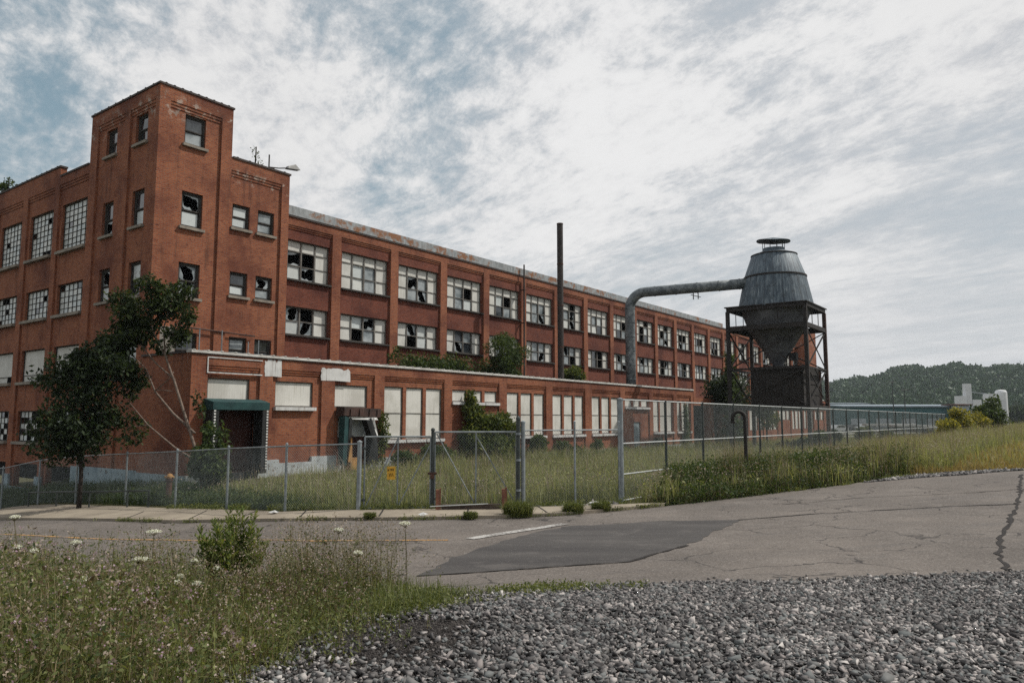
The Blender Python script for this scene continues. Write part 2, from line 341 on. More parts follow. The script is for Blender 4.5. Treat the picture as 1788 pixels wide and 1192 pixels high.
c = t.mix(t.step(t.noise(t.scaled(oc, (.25, 2.6, 1), (0, 0, R(-8))), .9, 6, .65), .50, .72, 0, .5), c, (.085, .080, .078))
c = t.mix(t.step(t.noise(oc, .9, 7, .7), .52, .68, 0, .45), c, (.20, .178, .160)); c = t.mix(t.step(t.noise(t.scaled(oc, (.4, 1.6, 1), (0, 0, R(-12))), 1.7, 7, .72), .56, .68, 0, .55), c, (.078, .072, .069))
c = t.mix(t.step(t.noise(oc, 22, 4, .9), .50, .66, 0, .75), c, (.27, .245, .225)); c = t.mix(t.step(t.noise(oc, 28, 3, .9), .50, .66, 0, .8), c, (.036, .033, .032))
vo = t.node('ShaderNodeTexVoronoi', {'Scale': .55, 'Vector': t.vmath('ADD', oc, t.vmath('SCALE', t.node('ShaderNodeTexNoise', {'Scale': 1.4, 'Detail': 6.0, 'Vector': oc}).outputs[1], scale=1.1))}, feature='DISTANCE_TO_EDGE').outputs['Distance']
c = t.mix(t.math('MULTIPLY', t.step(vo, .020, .004), t.step(t.noise(oc, .35, 3), .46, .56, 0, .85)), c, (.030, .027, .026))
setc(t, b, c); bump(t, b, t.noise(oc, 70, 3, .8), .35, .01); M['asphalt'] = m
m, t, b = new_mat('newer_dark_asphalt', .9, .25); oc = t.node('ShaderNodeTexCoord').outputs['Object']
c = t.ramp(t.noise(t.scaled(oc, (.3, 1.6, 1), (0, 0, R(12))), .9, 6, .65), [(.3, (.044, .041, .041)), (.55, (.062, .058, .056)), (.75, (.092, .085, .081))])
c = t.mix(t.step(t.noise(oc, 26, 4, .85), .52, .72, 0, .5), c, (.17, .158, .15)); c = t.mix(t.step(t.noise(oc, 1.3, 7, .7), .52, .66, 0, .5), c, (.118, .108, .102)); setc(t, b, c); bump(t, b, t.noise(oc, 70, 3, .8), .35, .01); M['patch'] = m
M['tar'] = ground_mat('open_crack_grit', [(.3, (.020, .018, .018)), (.7, (.05, .046, .044))], 4, 40)
def paint(name, col):
    m, t, b = new_mat(name, .8, .2); oc = t.node('ShaderNodeTexCoord').outputs['Object']
    setc(t, b, t.mix(t.step(t.math('ADD', t.math('MULTIPLY', t.noise(oc, 22, 6, .75), .7), t.math('MULTIPLY', t.noise(oc, 2.2, 3), .3)), 0.44, .56), col, (.14, .128, .12))); return m
M['yellowline'] = paint('worn_yellow_road_paint', (.47, .25, .07)); M['whiteline'] = paint('worn_white_road_paint', (.43, .42, .40))
m, t, b = new_mat('sidewalk_concrete', .9, .2); oc = t.node('ShaderNodeTexCoord').outputs['Object']
c = t.ramp(t.noise(oc, .7, 7, .65), [(.3, (.17, .145, .115)), (.5, (.245, .21, .165)), (.7, (.31, .27, .21))]); c = t.mix(t.step(t.noise(oc, 3.5, 6, .7), .58, .70, 0, .7), c, (.10, .088, .066))
setc(t, b, c); bump(t, b, t.noise(oc, 20, 4), .3, .01); M['walk'] = m
def leafmat(name, stops, trans=.35, rough=.6):
    m = bpy.data.materials.new(name); m.use_nodes = True; t = NT(m.node_tree); t.n.clear()
    g = t.node('ShaderNodeNewGeometry'); oc = t.node('ShaderNodeTexCoord').outputs['Object']
    f = t.math('ADD', t.math('MULTIPLY', g.outputs['Random Per Island'], .62), t.math('MULTIPLY', t.noise(oc, .55, 3, .6), .38))
    c = t.ramp(f, stops); p = t.node('ShaderNodeBsdfPrincipled', {'Base Color': c, 'Roughness': rough, 'Specular IOR Level': .25})
    tr = t.node('ShaderNodeBsdfTranslucent', {'Color': t.mix(1.0, c, (1.25, 1.2, .6), 'MULTIPLY')})
    x = t.node('ShaderNodeMixShader', {0: trans, 1: p.outputs[0], 2: tr.outputs[0]}); o = t.node('ShaderNodeOutputMaterial', {0: x.outputs[0]}); return m
M['leaf_dark'] = leafmat('dark_leaf', [(.15, (.011, .020, .010)), (.5, (.020, .034, .014)), (.85, (.042, .062, .022))])
M['leaf_mid'] = leafmat('green_leaf', [(.15, (.024, .044, .015)), (.5, (.045, .074, .022)), (.85, (.100, .130, .034))])
M['leaf_vine'] = leafmat('yellowish_vine_leaf', [(.15, (.030, .050, .014)), (.5, (.070, .098, .024)), (.85, (.175, .185, .045))])
M['leaf_yellow'] = leafmat('yellow_green_leaf', [(.15, (.08, .10, .02)), (.5, (.22, .21, .035)), (.85, (.46, .38, .06))])
M['grass_grey'] = leafmat('grey_green_weed', [(.15, (.10, .118, .050)), (.5, (.235, .255, .108)), (.85, (.42, .42, .20))])
M['grass_green'] = leafmat('fresh_green_grass', [(.15, (.045, .066, .020)), (.5, (.105, .128, .040)), (.85, (.22, .23, .080))])
M['grass_dry'] = leafmat('dry_straw', [(.15, (.16, .125, .055)), (.5, (.27, .205, .085)), (.85, (.36, .28, .13))])
M['seed'] = leafmat('pinkish_seed_heads', [(.15, (.16, .13, .09)), (.5, (.27, .215, .165)), (.85, (.38, .32, .27))], .2)
M['fg_leaf'] = leafmat('small_weed_leaf', [(.15, (.034, .050, .018)), (.5, (.085, .110, .034)), (.85, (.21, .225, .085))])
M['grit'] = leafmat('dark_fine_grit', [(.15, (.018, .016, .015)), (.5, (.040, .035, .033)), (.85, (.12, .108, .10))], 0.0, .9)
M['fg_brown'] = leafmat('reddish_weed_leaf', [(.15, (.055, .038, .022)), (.5, (.115, .082, .046)), (.85, (.21, .165, .11))], .25)
M['leaf_tree'] = leafmat('dark_green_tree_leaf', [(.15, (.013, .024, .010)), (.5, (.027, .044, .015)), (.85, (.075, .098, .028))])  # green between the dark and the mid leaf
M['fg_stem'] = leafmat('weed_stem', [(.15, (.09, .085, .036)), (.5, (.14, .12, .055)), (.85, (.22, .17, .095))], .15)
M['flower_pink'] = leafmat('pink_flower', [(.15, (.26, .15, .21)), (.5, (.36, .25, .31)), (.85, (.45, .37, .41))], .3)
M['flower_white'] = leafmat('white_flower', [(.15, (.55, .56, .46)), (.5, (.68, .68, .62)), (.85, (.76, .76, .72))], .2)
M['goldenrod'] = leafmat('goldenrod_leaf', [(.15, (.045, .078, .020)), (.5, (.115, .155, .038)), (.85, (.24, .26, .080))], .4)
M['stone_chip'] = leafmat('ballast_stone', [(.13, (.022, .021, .022)), (.34, (.076, .072, .072)), (.48, (.160, .152, .148)), (.6, (.125, .137, .138)), (.72, (.23, .205, .198)), (.86, (.46, .435, .415))], 0.0, .85)
M['forest'] = leafmat('far_forest', [(.15, (.018, .044, .022)), (.5, (.030, .066, .028)), (.85, (.052, .096, .036))], .1)

# ------------------------------------------------------------------ vegetation helpers
def unit(v): return v / np.maximum(np.linalg.norm(v, axis=1, keepdims=True), 1e-9)
def leaf_arrays(P, size, g, aspect=.5, droop=.0, fold=.25, dirs=None):
    n = len(P); a = unit(g.normal(size=(n, 3))) if dirs is None else unit(dirs + g.normal(size=(n, 3)) * .35)
    a[:, 2] -= droop; a = unit(a); b = unit(np.cross(a, g.normal(size=(n, 3)))); c = np.cross(a, b)
    size = (np.ones(n) * size)[:, None]
    V = np.stack([P, P + a * size * .5 + b * size * aspect * .5 + c * size * fold * .3, P + a * size, P + a * size * .5 - b * size * aspect * .5 + c * size * fold * .3], 1).reshape(-1, 3)
    return V, np.arange(4 * n).reshape(n, 4)
def blade_arrays(P, h, w, g, lean=.35):
    n = len(P); an = g.uniform(0, 6.283, n); h = np.ones(n) * h; w = np.ones(n) * w
    d = np.stack([np.cos(an), np.sin(an), np.zeros(n)], 1); an2 = an + g.normal(1.57, .6, n); s = np.stack([np.cos(an2), np.sin(an2), np.zeros(n)], 1)
    l = (g.random(n) ** 1.5 * lean * 1.6)[:, None]; hh = h[:, None]; ww = w[:, None]; up = np.array([[0, 0, 1.]])
    b0 = P - s * ww / 2; b1 = P + s * ww / 2; mid = P + up * hh * .55 + d * hh * l * .3; m0 = mid - s * ww * .4; m1 = mid + s * ww * .4; tip = P + up * hh * (1 - l * .35) + d * hh * l
    V = np.stack([b0, b1, m1, m0, tip, tip + s * ww * .12], 1).reshape(-1, 3); k = np.arange(n)[:, None] * 6
    F = np.concatenate([k + [[0, 1, 2, 3]], k + [[3, 2, 5, 4]]], 0); return V, F
def merge(parts):
    V = []; F = []; mi = []; o = 0
    for v, f, m in parts: V.append(v); F.append(f + o); mi.append(np.full(len(f), m)); o += len(v)
    return np.concatenate(V), np.concatenate(F), np.concatenate(mi)
def blob_points(blobs, n, g, shell=.55):
    """points in ellipsoid clumps [(x,y,z,rx,ry,rz)]"""
    B = np.array(blobs, float); w = (B[:, 3] * B[:, 4] * B[:, 5]) ** .7; idx = g.choice(len(B), n, p=w / w.sum())
    r = g.random(n) ** .33; r = np.where(g.random(n) < shell, .75 + .3 * g.random(n), r) * (1 + np.abs(g.normal(0, .22, n)))
    return B[idx, :3] + unit(g.normal(size=(n, 3))) * r[:, None] * B[idx, 3:]
def crown_blobs(c, r, k, g, s=(.28, .5)):
    c = np.array(c, float); r = np.array(r, float); out = []
    for i in range(k):
        p = c + unit(g.normal(size=(1, 3)))[0] * r * g.random() ** .45 * .85; q = g.uniform(*s); out.append((*p, *(r.mean() * q * np.array([1.1, 1.1, .8]))))
    return out
def shrub(name, label, cat, loc, blobs, nleaf, size, mat, stems=None, group=None, seed=1, leafname='foliage', bark='darkbark', aspect=.5, droop=.15):
    """blobs and stems in metres relative to loc"""
    g = np.random.default_rng(seed); th = thing(name, label, cat, loc, 0, group)
    V, F = leaf_arrays(blob_points(blobs, nleaf, g), size * g.uniform(.4, 1.55, nleaf), g, aspect, droop); arr_mesh(leafname, V, F, M[mat], th)
    if stems:
        mb = MB()
        for pts, r0, r1 in stems:
            k = len(pts); mb.tube(pts, [r0 + (r1 - r0) * i / (k - 1) for i in range(k)], 6)
        if cat == 'tree':   # twigs reaching from the limbs into the leaf clumps
            nodes = [np.array(a) + (np.array(b) - np.array(a)) * f for pts, _, _ in stems for a, b in zip(pts, pts[1:]) for f in (.3, .65, 1.)]
            for b in blobs[::2][:34]:
                c = np.array(b[:3]); q = min(nodes, key=lambda p: np.linalg.norm(p - c) + max(0, p[2] - c[2]) * .8)
                if np.linalg.norm(q - c) < 2.6: mb.tube([q, (q + c) / 2 + g.normal(0, .06, 3), c, c + (c - q) * .35 + g.normal(0, .08, 3)], [.016, .011, .006, .002], 5)
        mb.build('trunk' if cat == 'tree' else 'stem', M[bark], th, True)
    return th
# ------------------------------------------------------------------ ground, roads, markings
def axis_pts(a, b, near, step):
    n = np.arange(-near, near + .01, step); out = list(n); x = near; st = step
    while x < b: st *= 1.35; x += st; out.append(x)
    x = -near; st = step
    while x > a: st *= 1.35; x -= st; out.insert(0, x)
    return np.array(out)
gx = axis_pts(-3000, 3000, 46, .8); gy = axis_pts(-400, 3500, 80, .8)
GX, GY = np.meshgrid(gx, gy, indexing='ij'); GZ = terrain(GX, GY)
nx, ny = GX.shape; I = np.arange(nx * ny).reshape(nx, ny)
Fg = np.stack([I[:-1, :-1], I[1:, :-1], I[1:, 1:], I[:-1, 1:]], -1).reshape(-1, 4)
tag(arr_mesh('ground', np.stack([GX, GY, GZ], -1).reshape(-1, 3), Fg, M['soil'], smooth=True), 'weedy bare ground under the grass and around the factory', 'ground', kind='structure')
def sheet(name, poly, mat, dz, step=.6, label=None, cat=None):
    bm = bmesh.new(); vs = [bm.verts.new((x, y, 0)) for x, y in poly]; bm.faces.new(vs)
    xs = [p[0] for p in poly]; ys = [p[1] for p in poly]
    for ax, lo, hi in ((0, min(xs), max(xs)), (1, min(ys), max(ys))):
        st = max(step, (hi - lo) / 160)
        for k in range(1, int((hi - lo) / st) + 1):
            co = [0, 0, 0]; no = [0, 0, 0]; co[ax] = lo + k * st; no[ax] = 1
            bmesh.ops.bisect_plane(bm, geom=bm.verts[:] + bm.edges[:] + bm.faces[:], plane_co=co, plane_no=no)
    bmesh.ops.triangulate(bm, faces=bm.faces[:])
    V = np.array([v.co for v in bm.verts]); z = terrain(V[:, 0], V[:, 1]) + dz
    for v, q in zip(bm.verts, z): v.co.z = q
    me = bpy.data.meshes.new(name); bm.to_mesh(me); bm.free(); me.polygons.foreach_set('use_smooth', [True] * len(me.polygons))
    return tag(link_mesh(name, me, mat), label, cat, kind='structure')
def rough(poly, amp, step, seed, closed=True):
    g = np.random.default_rng(seed); out = []
    for i in range(len(poly) - (0 if closed else 1)):
        a = np.array(poly[i]); b = np.array(poly[(i + 1) % len(poly)]); k = max(1, int(np.linalg.norm(b - a) / step))
        for j in range(k):
            p = a + (b - a) * j / k; out.append(tuple(p + (g.normal(size=2) * amp if j else 0)))
    if not closed: out.append(tuple(poly[-1]))
    return out
kerb = [(-44, 44.5), (-28, 33.4), (-17.4, 25.7), (-12.1, 22.2), (-9.1, 20.4), (-6.2, 18.85), (-4.0, 18.2), (-2.0, 18.2), (.1, 18.7), (1.6, 19.15), (4.1, 20.5)]
farside = [(4.1, 20.7), (5.9, 21.9), (8.9, 23.3), (12.2, 24.9), (14.5, 25.3), (17.2, 25.4), (26, 27), (60, 30)]
nearside = [(60, 6.0), (20, 9.4), (12, 9.9), (6.8, 9.9), (4.6, 10.0), (3.0, 9.8), (.8, 9.7), (-1.2, 9.8), (-4.5, 11.2), (-7.5, 12.9), (-10.5, 14.9), (-20, 21), (-48, 40)]
road_poly = rough(kerb + farside[1:] + nearside, .05, .7, 4)
sheet('road', road_poly, M['asphalt'], .034, .8, 'worn grey asphalt road and crossing', 'road')
patch = [(-1.42, 11.5), (-.95, 13.2), (-.47, 14.2), (.07, 15.25), (.7, 16.4), (1.36, 17.1), (3.36, 17.5), (5.12, 17.24), (4.6, 16.3), (3.95, 15.25), (3.6, 14.5), (3.17, 13.9), (2.5, 13.1), (1.87, 12.2), (.49, 11.85), (-.56, 11.65)]
sheet('road_patch', rough(patch, .05, .22, 5), M['patch'], .040, .5, 'newer dark asphalt patch with a ragged edge', 'road patch')
def ribbon(name, pts, w, mat, dz, label, cat, jag=0., seed=3):
    pts = rough(pts, jag, .25, seed, False) if jag else pts
    g = np.random.default_rng(seed); L = []; Rr = []
    for i, p in enumerate(pts):
        a = np.array(pts[max(i - 1, 0)]); b = np.array(pts[min(i + 1, len(pts) - 1)]); tt = (b - a) / np.linalg.norm(b - a); nn = np.array([-tt[1], tt[0]])
        ww = w * (g.uniform(.35, 1.5) if jag else 1); L.append(tuple(np.array(p) + nn * ww / 2)); Rr.append(tuple(np.array(p) - nn * ww / 2))
    return sheet(name, L + Rr[::-1], mat, dz, .5, label, cat)
ribbon('road_marking', [(-30, 33.4), (-20, 25.4), (-13.7, 20.5), (-9.6, 17.95), (-6.5, 16.2), (-4.0, 15.35), (-1.25, 15.1)], .11, M['yellowline'], .043, 'worn yellow centre line on the street', 'road marking')
ribbon('road_marking', [(-.85, 15.2), (1.22, 17.45)], .26, M['whiteline'], .047, 'white stop line beside the dark patch', 'road marking')
ribbon('road_crack', [(16.2, 24.1), (12.6, 18.9), (10.4, 15.9), (9.2, 14.3), (8.3, 13.05), (7.2, 11.3), (6.6, 10.2)], .085, M['tar'], .043, 'wide ragged crack across the crossing', 'road crack', .03, 8)
ribbon('road_crack', [(5.1, 17.2), (6.7, 17.65), (8.8, 17.8), (10.2, 17.9), (11.8, 17.7)], .055, M['tar'], .045, 'thin seam running right from the dark patch', 'road crack', .02, 9)
ribbon('road_crack', [(-1.42, 11.5), (-.5, 11.62), (.5, 11.83), (1.87, 12.18), (2.5, 13.05), (3.2, 13.85)], .05, M['tar'], .047, 'dark open joint along the front edge of the patch', 'road crack', .015, 10)
ribbon('road_crack', [(7.0, 19.8), (9.5, 20.4), (12.4, 20.2), (14.5, 20.6)], .035, M['tar'], .045, 'fine crack near the far edge of the crossing', 'road crack', .03, 12)
# sidewalk with a low kerb on its street side
back = [(4.3, 21.1), (1.7, 20.55), (.3, 20.35), (-2.0, 20.0), (-3.9, 19.65), (-6.1, 20.1), (-8.4, 21.9), (-10.6, 23.5), (-13.5, 25.9), (-22.5, 32.5), (-42, 47)]
sheet('sidewalk', rough([(x, y + .02) for x, y in kerb] + back, .015, .8, 14), M['walk'], .10, .5, 'cracked concrete sidewalk along the fence', 'sidewalk')
mb = MB()
for i in range(len(kerb) - 1):
    a, b_ = kerb[i], kerb[i + 1]; za = tz(*a); zb = tz(*b_)
    mb.hexa([(a[0], a[1], za - .1), (b_[0], b_[1], zb - .1), (b_[0], b_[1] + .13, zb - .1), (a[0], a[1] + .13, za - .1), (a[0], a[1], za + .112), (b_[0], b_[1], zb + .112), (b_[0], b_[1] + .13, zb + .112), (a[0], a[1] + .13, za + .112)])
tag(mb.build('kerb', M['walk']), 'low concrete kerb along the sidewalk', 'kerb', kind='structure')
joints = [(-10.9, 21.35), (-8.6, 20.1), (-6.9, 19.2), (-5.2, 18.55), (-3.2, 18.2), (-1.1, 18.4), (.9, 18.9), (2.6, 19.7)]
mb = MB()
for i, (x, y) in enumerate(joints):
    dx, dy = -.25 + .1 * (i % 3), 1.75; pts = [(x, y + .15), (x + dx * .5, y + .15 + dy * .5), (x + dx, y + dy)]
    for a, b_ in zip(pts, pts[1:]):
        za = tz(*a) + .106; zb = tz(*b_) + .106; mb.poly([(a[0] - .02, a[1], za), (a[0] + .02, a[1], za), (b_[0] + .02, b_[1], zb), (b_[0] - .02, b_[1], zb)])
tag(mb.build('sidewalk_joints', M['tar']), 'dark joints between sidewalk slabs', 'sidewalk joints', kind='structure')
pad = [(-3.2, 1), (-2.0, 5.0), (-1.7, 6.4), (-1.5, 7.4), (-1.0, 8.3), (-1.4, 9.9), (.8, 9.85), (3.0, 9.95), (4.6, 10.15), (6.8, 10.05), (12, 10.05), (24, 9.4), (24, 1)]
sheet('gravel_bed', rough(pad, .06, .5, 6), M['ballast'], .05, .5, 'gritty bed under the ballast stones, coloured dark for the shade between them', 'gravel bed')

# ------------------------------------------------------------------ factory frame of reference
FZ = math.atan2(DY, DX)
def FF(yp): return lambda u, z, o: (u, yp - o, z)      # a wall looking to the street front
def FL(xp): return lambda u, z, o: (xp - o, u, z)      # a wall looking to the side street
def wall(mb, F, u0, u1, z0, z1, ops, o=0., reveal=.28, mi=0, rmi=None):
    us = sorted({u0, u1, *[q for a in ops for q in a[:2]]}); zs = sorted({z0, z1, *[q for a in ops for q in a[2:4]]})
    for a, b_ in zip(us, us[1:]):
        for c, d_ in zip(zs, zs[1:]):
            um, zm = (a + b_) / 2, (c + d_) / 2
            if any(p[0] < um < p[1] and p[2] < zm < p[3] for p in ops): continue
            mb.poly([F(a, c, o), F(b_, c, o), F(b_, d_, o), F(a, d_, o)], mi)
    for a, b_, c, d_ in [p[:4] for p in ops]:
        for q in (((a, c), (a, d_)), ((b_, d_), (b_, c)), ((a, d_), (b_, d_)), ((b_, c), (a, c))):
            (p0, p1), (p2, p3) = q; mb.poly([F(p0, p1, o), F(p2, p3, o), F(p2, p3, o - reveal), F(p0, p1, o - reveal)], mi if rmi is None else rmi)
def corbel(mb, F, u0, u1, ztop, o, field, n=2, dz=.13, mi=0):
    n = 2
    for i in range(n):
        f = field + (o - field) * (n - i) / (n + 1); mb.fbox(F, u0 + .002, u1 - .002, ztop - dz * (i + 1), ztop - dz * i, field - .02, f, mi)
def shard_ring(mb, F, u0, u1, z0, z1, o, g, mi, hole=.6, th=.006):
    """a pane with a jagged hole knocked out of it"""
    cu, cz = u0 + (u1 - u0) * g.uniform(.4, .6), z0 + (z1 - z0) * g.uniform(.4, .6); n = 16; inn = []; outp = []
    ph = g.uniform(0, 6.28)
    for k in range(n):
        an = 2 * math.pi * k / n + .2; dx, dz = math.cos(an), math.sin(an)
        tx = ((u1 - cu) if dx > 0 else (u0 - cu)) / dx if abs(dx) > 1e-6 else 1e9; tz_ = ((z1 - cz) if dz > 0 else (z0 - cz)) / dz if abs(dz) > 1e-6 else 1e9
        t_ = min(tx, tz_); r_ = t_ * max(.2, min(.985, hole * (1.05 + .38 * math.sin(k * .85 + ph) + g.normal(0, .13)))); outp.append((cu + dx * t_, cz + dz * t_)); inn.append((cu + dx * r_, cz + dz * r_))
    for k in range(n):
        a, b_ = k, (k + 1) % n; mb.poly([F(*outp[a], o), F(*outp[b_], o), F(*inn[b_], o), F(*inn[a], o)], mi)
def frame_rect(mb, F, u0, u1, z0, z1, o0, o1, w, mi=0):
    mb.fbox(F, u0, u0 + w, z0, z1, o0, o1, mi); mb.fbox(F, u1 - w, u1, z0, z1, o0, o1, mi)
    mb.fbox(F, u0 + w, u1 - w, z0, z0 + w, o0, o1, mi); mb.fbox(F, u0 + w, u1 - w, z1 - w, z1, o0, o1, mi)
def pane(mb, F, u0, u1, z0, z1, o, g, mi=0, tilt=.012):
    t_ = g.normal(0, tilt, 2); mb.poly([F(u0, z0, o + t_[0]), F(u1, z0, o + t_[1]), F(u1, z1, o - t_[0]), F(u0, z1, o - t_[1])], mi)

def sash_window(par, F, u0, u1, z0, z1, o, state, g, sill=True):
    """double-hung window: state = (upper, lower), each g(lass) w(hitened) d(usty) b(roken) o(pen) p(ainted board)"""
    mb = MB(); frame_rect(mb, F, u0, u1, z0, z1, o - .10, o, .075); zm = (z0 + z1) / 2
    frame_rect(mb, F, u0 + .075, u1 - .075, zm - .03, z1 - .075, o - .07, o - .03, .055); frame_rect(mb, F, u0 + .075, u1 - .075, z0 + .075, zm - .034, o - .10, o - .075, .055)
    w = mb.build('window', M['frame'], par)
    for (a, c, oo), st in zip(((zm, z1 - .13, o - .05), (z0 + .13, zm - .08, o - .085)), state):
        if st == 'o': continue
        mb = MB(); mt = {'g': 'glass', 'w': 'whiteglass', 'd': 'dirtyglass', 'b': 'dirtyglass', 'p': 'board'}[st]
        (shard_ring(mb, F, u0 + .13, u1 - .13, a, c, oo, g, 0, .82) if st == 'b' else pane(mb, F, u0 + .13, u1 - .13, a, c, oo, g))
        mb.build('board' if st == 'p' else 'pane', M[mt], w)
    if sill:
        mb = MB(); mb.fbox(F, u0 - .10, u1 + .10, z0 - .12, z0, o - .1, .03); mb.build('sill', M['stone'], w)
    return w
def works_window(par, F, u0, u1, z0, z1, o, tall, g, far=False):
    """wide window of four bays: painted panels outside, sashes in the middle; tall ones carry a transom"""
    mb = MB(); n = 4; cw = (u1 - u0) / n; frame_rect(mb, F, u0, u1, z0, z1, o - .12, o, .06)
    for i in range(1, n): mb.fbox(F, u0 + cw * i - .045, u0 + cw * i + .045, z0 + .06, z1 - .06, o - .12, o + .004)
    zt = z1 - (z1 - z0) * .27 if tall else z1; zm = (z0 + zt) / 2; bd = MB(); gl = MB()
    for i in range(n):
        a, b_ = u0 + cw * i + .045, u0 + cw * (i + 1) - .045
        if tall: mb.fbox(F, a, b_, zt - .03, zt + .03, o - .1, o - .004)
        mb.fbox(F, a, b_, zm - .025, zm + .025, o - .1, o - .008)
        outer = i in (0, 3)
        if tall:
            if outer or g.random() < .93: pane(bd, F, a, b_, zt + .03, z1 - .06, o - .05, g)
        for c, d_, up in ((zm + .025, (zt - .03) if tall else z1 - .06, 1), (z0 + .06, zm - .025, 0)):
            if outer: pane(bd, F, a, b_, c, d_, o - .05, g); continue
            r_ = g.random(); oo = o - .07 - .03 * up
            if up: k = 'o' if r_ < .34 else 'g' if r_ < .44 else 'b' if r_ < .60 else 'd' if r_ < .82 else 'w'
            else: k = 'o' if r_ < .22 else 'g' if r_ < .34 else 'b' if r_ < .52 else 'd' if r_ < .80 else 'w'
            if k == 'o': continue
            if k == 'b': shard_ring(gl, F, a, b_, c, d_, oo, g, 1, .78)
            else: pane(gl, F, a, b_, c, d_, oo, g, {'g': 0, 'd': 1, 'w': 2}[k])
    w = mb.build('window', M['steelframe'], par); bd.build('board', M['board'], w)
    if gl.f: gl.build('pane', [M['glass'], M['dirtyglass'], M['whiteglass']], w)
    mb = MB(); mb.fbox(F, u0 - .04, u1 + .04, z0 - .09, z0, o - .1, .05); mb.build('sill', M['frame'], w)
    return w
def grid_window(par, F, u0, u1, z0, z1, o, nc, nr, g, dark=.06, boarded=False):
    mb = MB(); frame_rect(mb, F, u0, u1, z0, z1, o - .08, o, .05); bd = MB(); gl = MB()
    cw = (u1 - u0 - .1) / nc; ch = (z1 - z0 - .1) / nr
    if boarded:
        zb = z0 + (z1 - z0) * .22; pane(bd, F, u0 + .05, u1 - .05, zb, z1 - .05, o - .04, g); mb.fbox(F, u0 + .05, u1 - .05, zb - .03, zb, o - .07, o - .01)
        pane(bd, F, u0 + .35 * (u1 - u0), u1 - .05, z0 + .05, zb - .03, o - .045, g)
    else:
        for i in range(1, nc):
            t_ = .022 if i % 2 else .04; mb.fbox(F, u0 + .05 + cw * i - t_ / 2, u0 + .05 + cw * i + t_ / 2, z0 + .05, z1 - .05, o - .06, o - .012)
        for j in range(1, nr): mb.fbox(F, u0 + .05, u1 - .05, z0 + .05 + ch * j - .014, z0 + .05 + ch * j + .014, o - .055, o - .016)
        for i in range(nc):
            for j in range(nr):
                r_ = g.random()
                if r_ < dark: continue
                pane(gl, F, u0 + .05 + cw * i, u0 + .05 + cw * (i + 1), z0 + .05 + ch * j, z0 + .05 + ch * (j + 1), o - .04, g, 1 if r_ < dark * 1.6 else 0, .004)
    w = mb.build('window', M['frame'], par)
    if bd.f: bd.build('board', M['board'], w)
    if gl.f: gl.build('pane', [M['whiteglass'], M['glass']], w)
    mb = MB(); mb.fbox(F, u0 - .12, u1 + .12, z0 - .14, z0, o - .1, .11); mb.build('sill', M['stone'], w)
    return w

# ------------------------------------------------------------------ the factory
fac = thing('brick_factory', 'long three storey red brick factory with a corner stair tower', 'factory', (OX, OY, 0), FZ)
g = np.random.default_rng(21); BR = [M['brick'], M['brick_infill'], M['dark']]
# stair tower and the lower block beside it, street front (plane y=0)
F0 = FF(0.0); mb = MB(); rec = -.10
tw = [(1.25, 2.25, 14.65, 16.02), (1.25, 2.25, 10.9, 12.5), (1.25, 2.25, 7.76, 9.3), (1.25, 2.25, 4.7, 6.22)]
bw = [(3.75, 4.68, 11.36, 12.5), (5.12, 6.05, 11.36, 12.5), (3.75, 4.68, 8.14, 9.27), (5.12, 6.05, 8.14, 9.27), (3.83, 4.76, 5.1, 6.22), (5.18, 6.12, 5.1, 6.22)]
wall(mb, F0, .5, 3.0, -1, 16.35, tw, rec); mb.fbox(F0, 0, .5, -1, 16.35, -.3, 0); mb.fbox(F0, 3.0, 3.55, -1, 16.35, -.3, 0); mb.fbox(F0, 0, 3.55, 16.35, 16.95, -.3, 0)
corbel(mb, F0, .5, 3.0, 16.35, 0, rec)
wall(mb, F0, 3.55, 6.38, -1, 14.05, bw, rec); mb.fbox(F0, 6.38, 6.82, -1, 14.05, -.3, 0); mb.fbox(F0, 3.552, 6.82, 14.05, 14.62, -.3, 0); corbel(mb, F0, 3.55, 6.38, 14.05, 0, rec)
# right flanks of tower and block, and the back of the tower head
mb.box(3.25, .302, 14.0, 3.55, 6.3, 16.95); mb.box(6.52, .302, -1, 6.82, 6.3, 14.62); mb.box(.3, 6.0, 13, 3.249, 6.3, 16.95)
# tower, side street face (plane x=0)
FS = FL(0.0); tl = [(1.12, 2.17, 14.66, 16.02), (1.12, 2.17, 10.88, 12.52), (1.12, 2.17, 7.75, 9.3), (1.12, 2.17, 4.6, 6.2), (3.9, 4.92, 14.66, 15.95), (3.9, 4.92, 10.85, 12.45), (3.9, 4.92, 7.75, 9.3), (3.9, 4.92, 4.6, 6.2), (3.9, 4.92, 1.4, 2.9)]
wall(mb, FS, .32, 2.55, -1.6, 16.35, tl[:4], rec); wall(mb, FS, 3.0, 5.6, -1.6, 16.35, tl[4:], rec)
mb.fbox(FS, .302, .32, -1.6, 16.35, -.3, 0); mb.fbox(FS, 2.55, 3.0, -1.6, 16.35, -.3, -.0); mb.fbox(FS, 5.6, 6.3, -1.6, 16.35, -.3, 0); mb.fbox(FS, .302, 6.3, 16.35, 16.95, -.3, 0)
corbel(mb, FS, .32, 2.55, 16.35, 0, rec); corbel(mb, FS, 3.0, 5.6, 16.35, 0, rec)
mb.build('stair_tower', BR, fac)
for i, q in enumerate(tw): sash_window(fac, F0, *q, rec - .10, (('g', 'd'), ('b', 'w'), ('b', 'b'), ('g', 'd'))[i], g)
for i, q in enumerate(bw): sash_window(fac, F0, *q, rec - .10, (('w', 'w'), ('d', 'd'), ('g', 'w'), ('b', 'd'), ('d', 'd'), ('g', 'g'))[i], g)
for i, q in enumerate(tl): sash_window(fac, FS, *q, rec - .12, (('g', 'g'), ('g', 'w'), ('w', 'g'), ('b', 'w'), ('g', 'g'), ('g', 'b'), ('b', 'w'), ('b', 'g'), ('b', 'g'))[i], g)
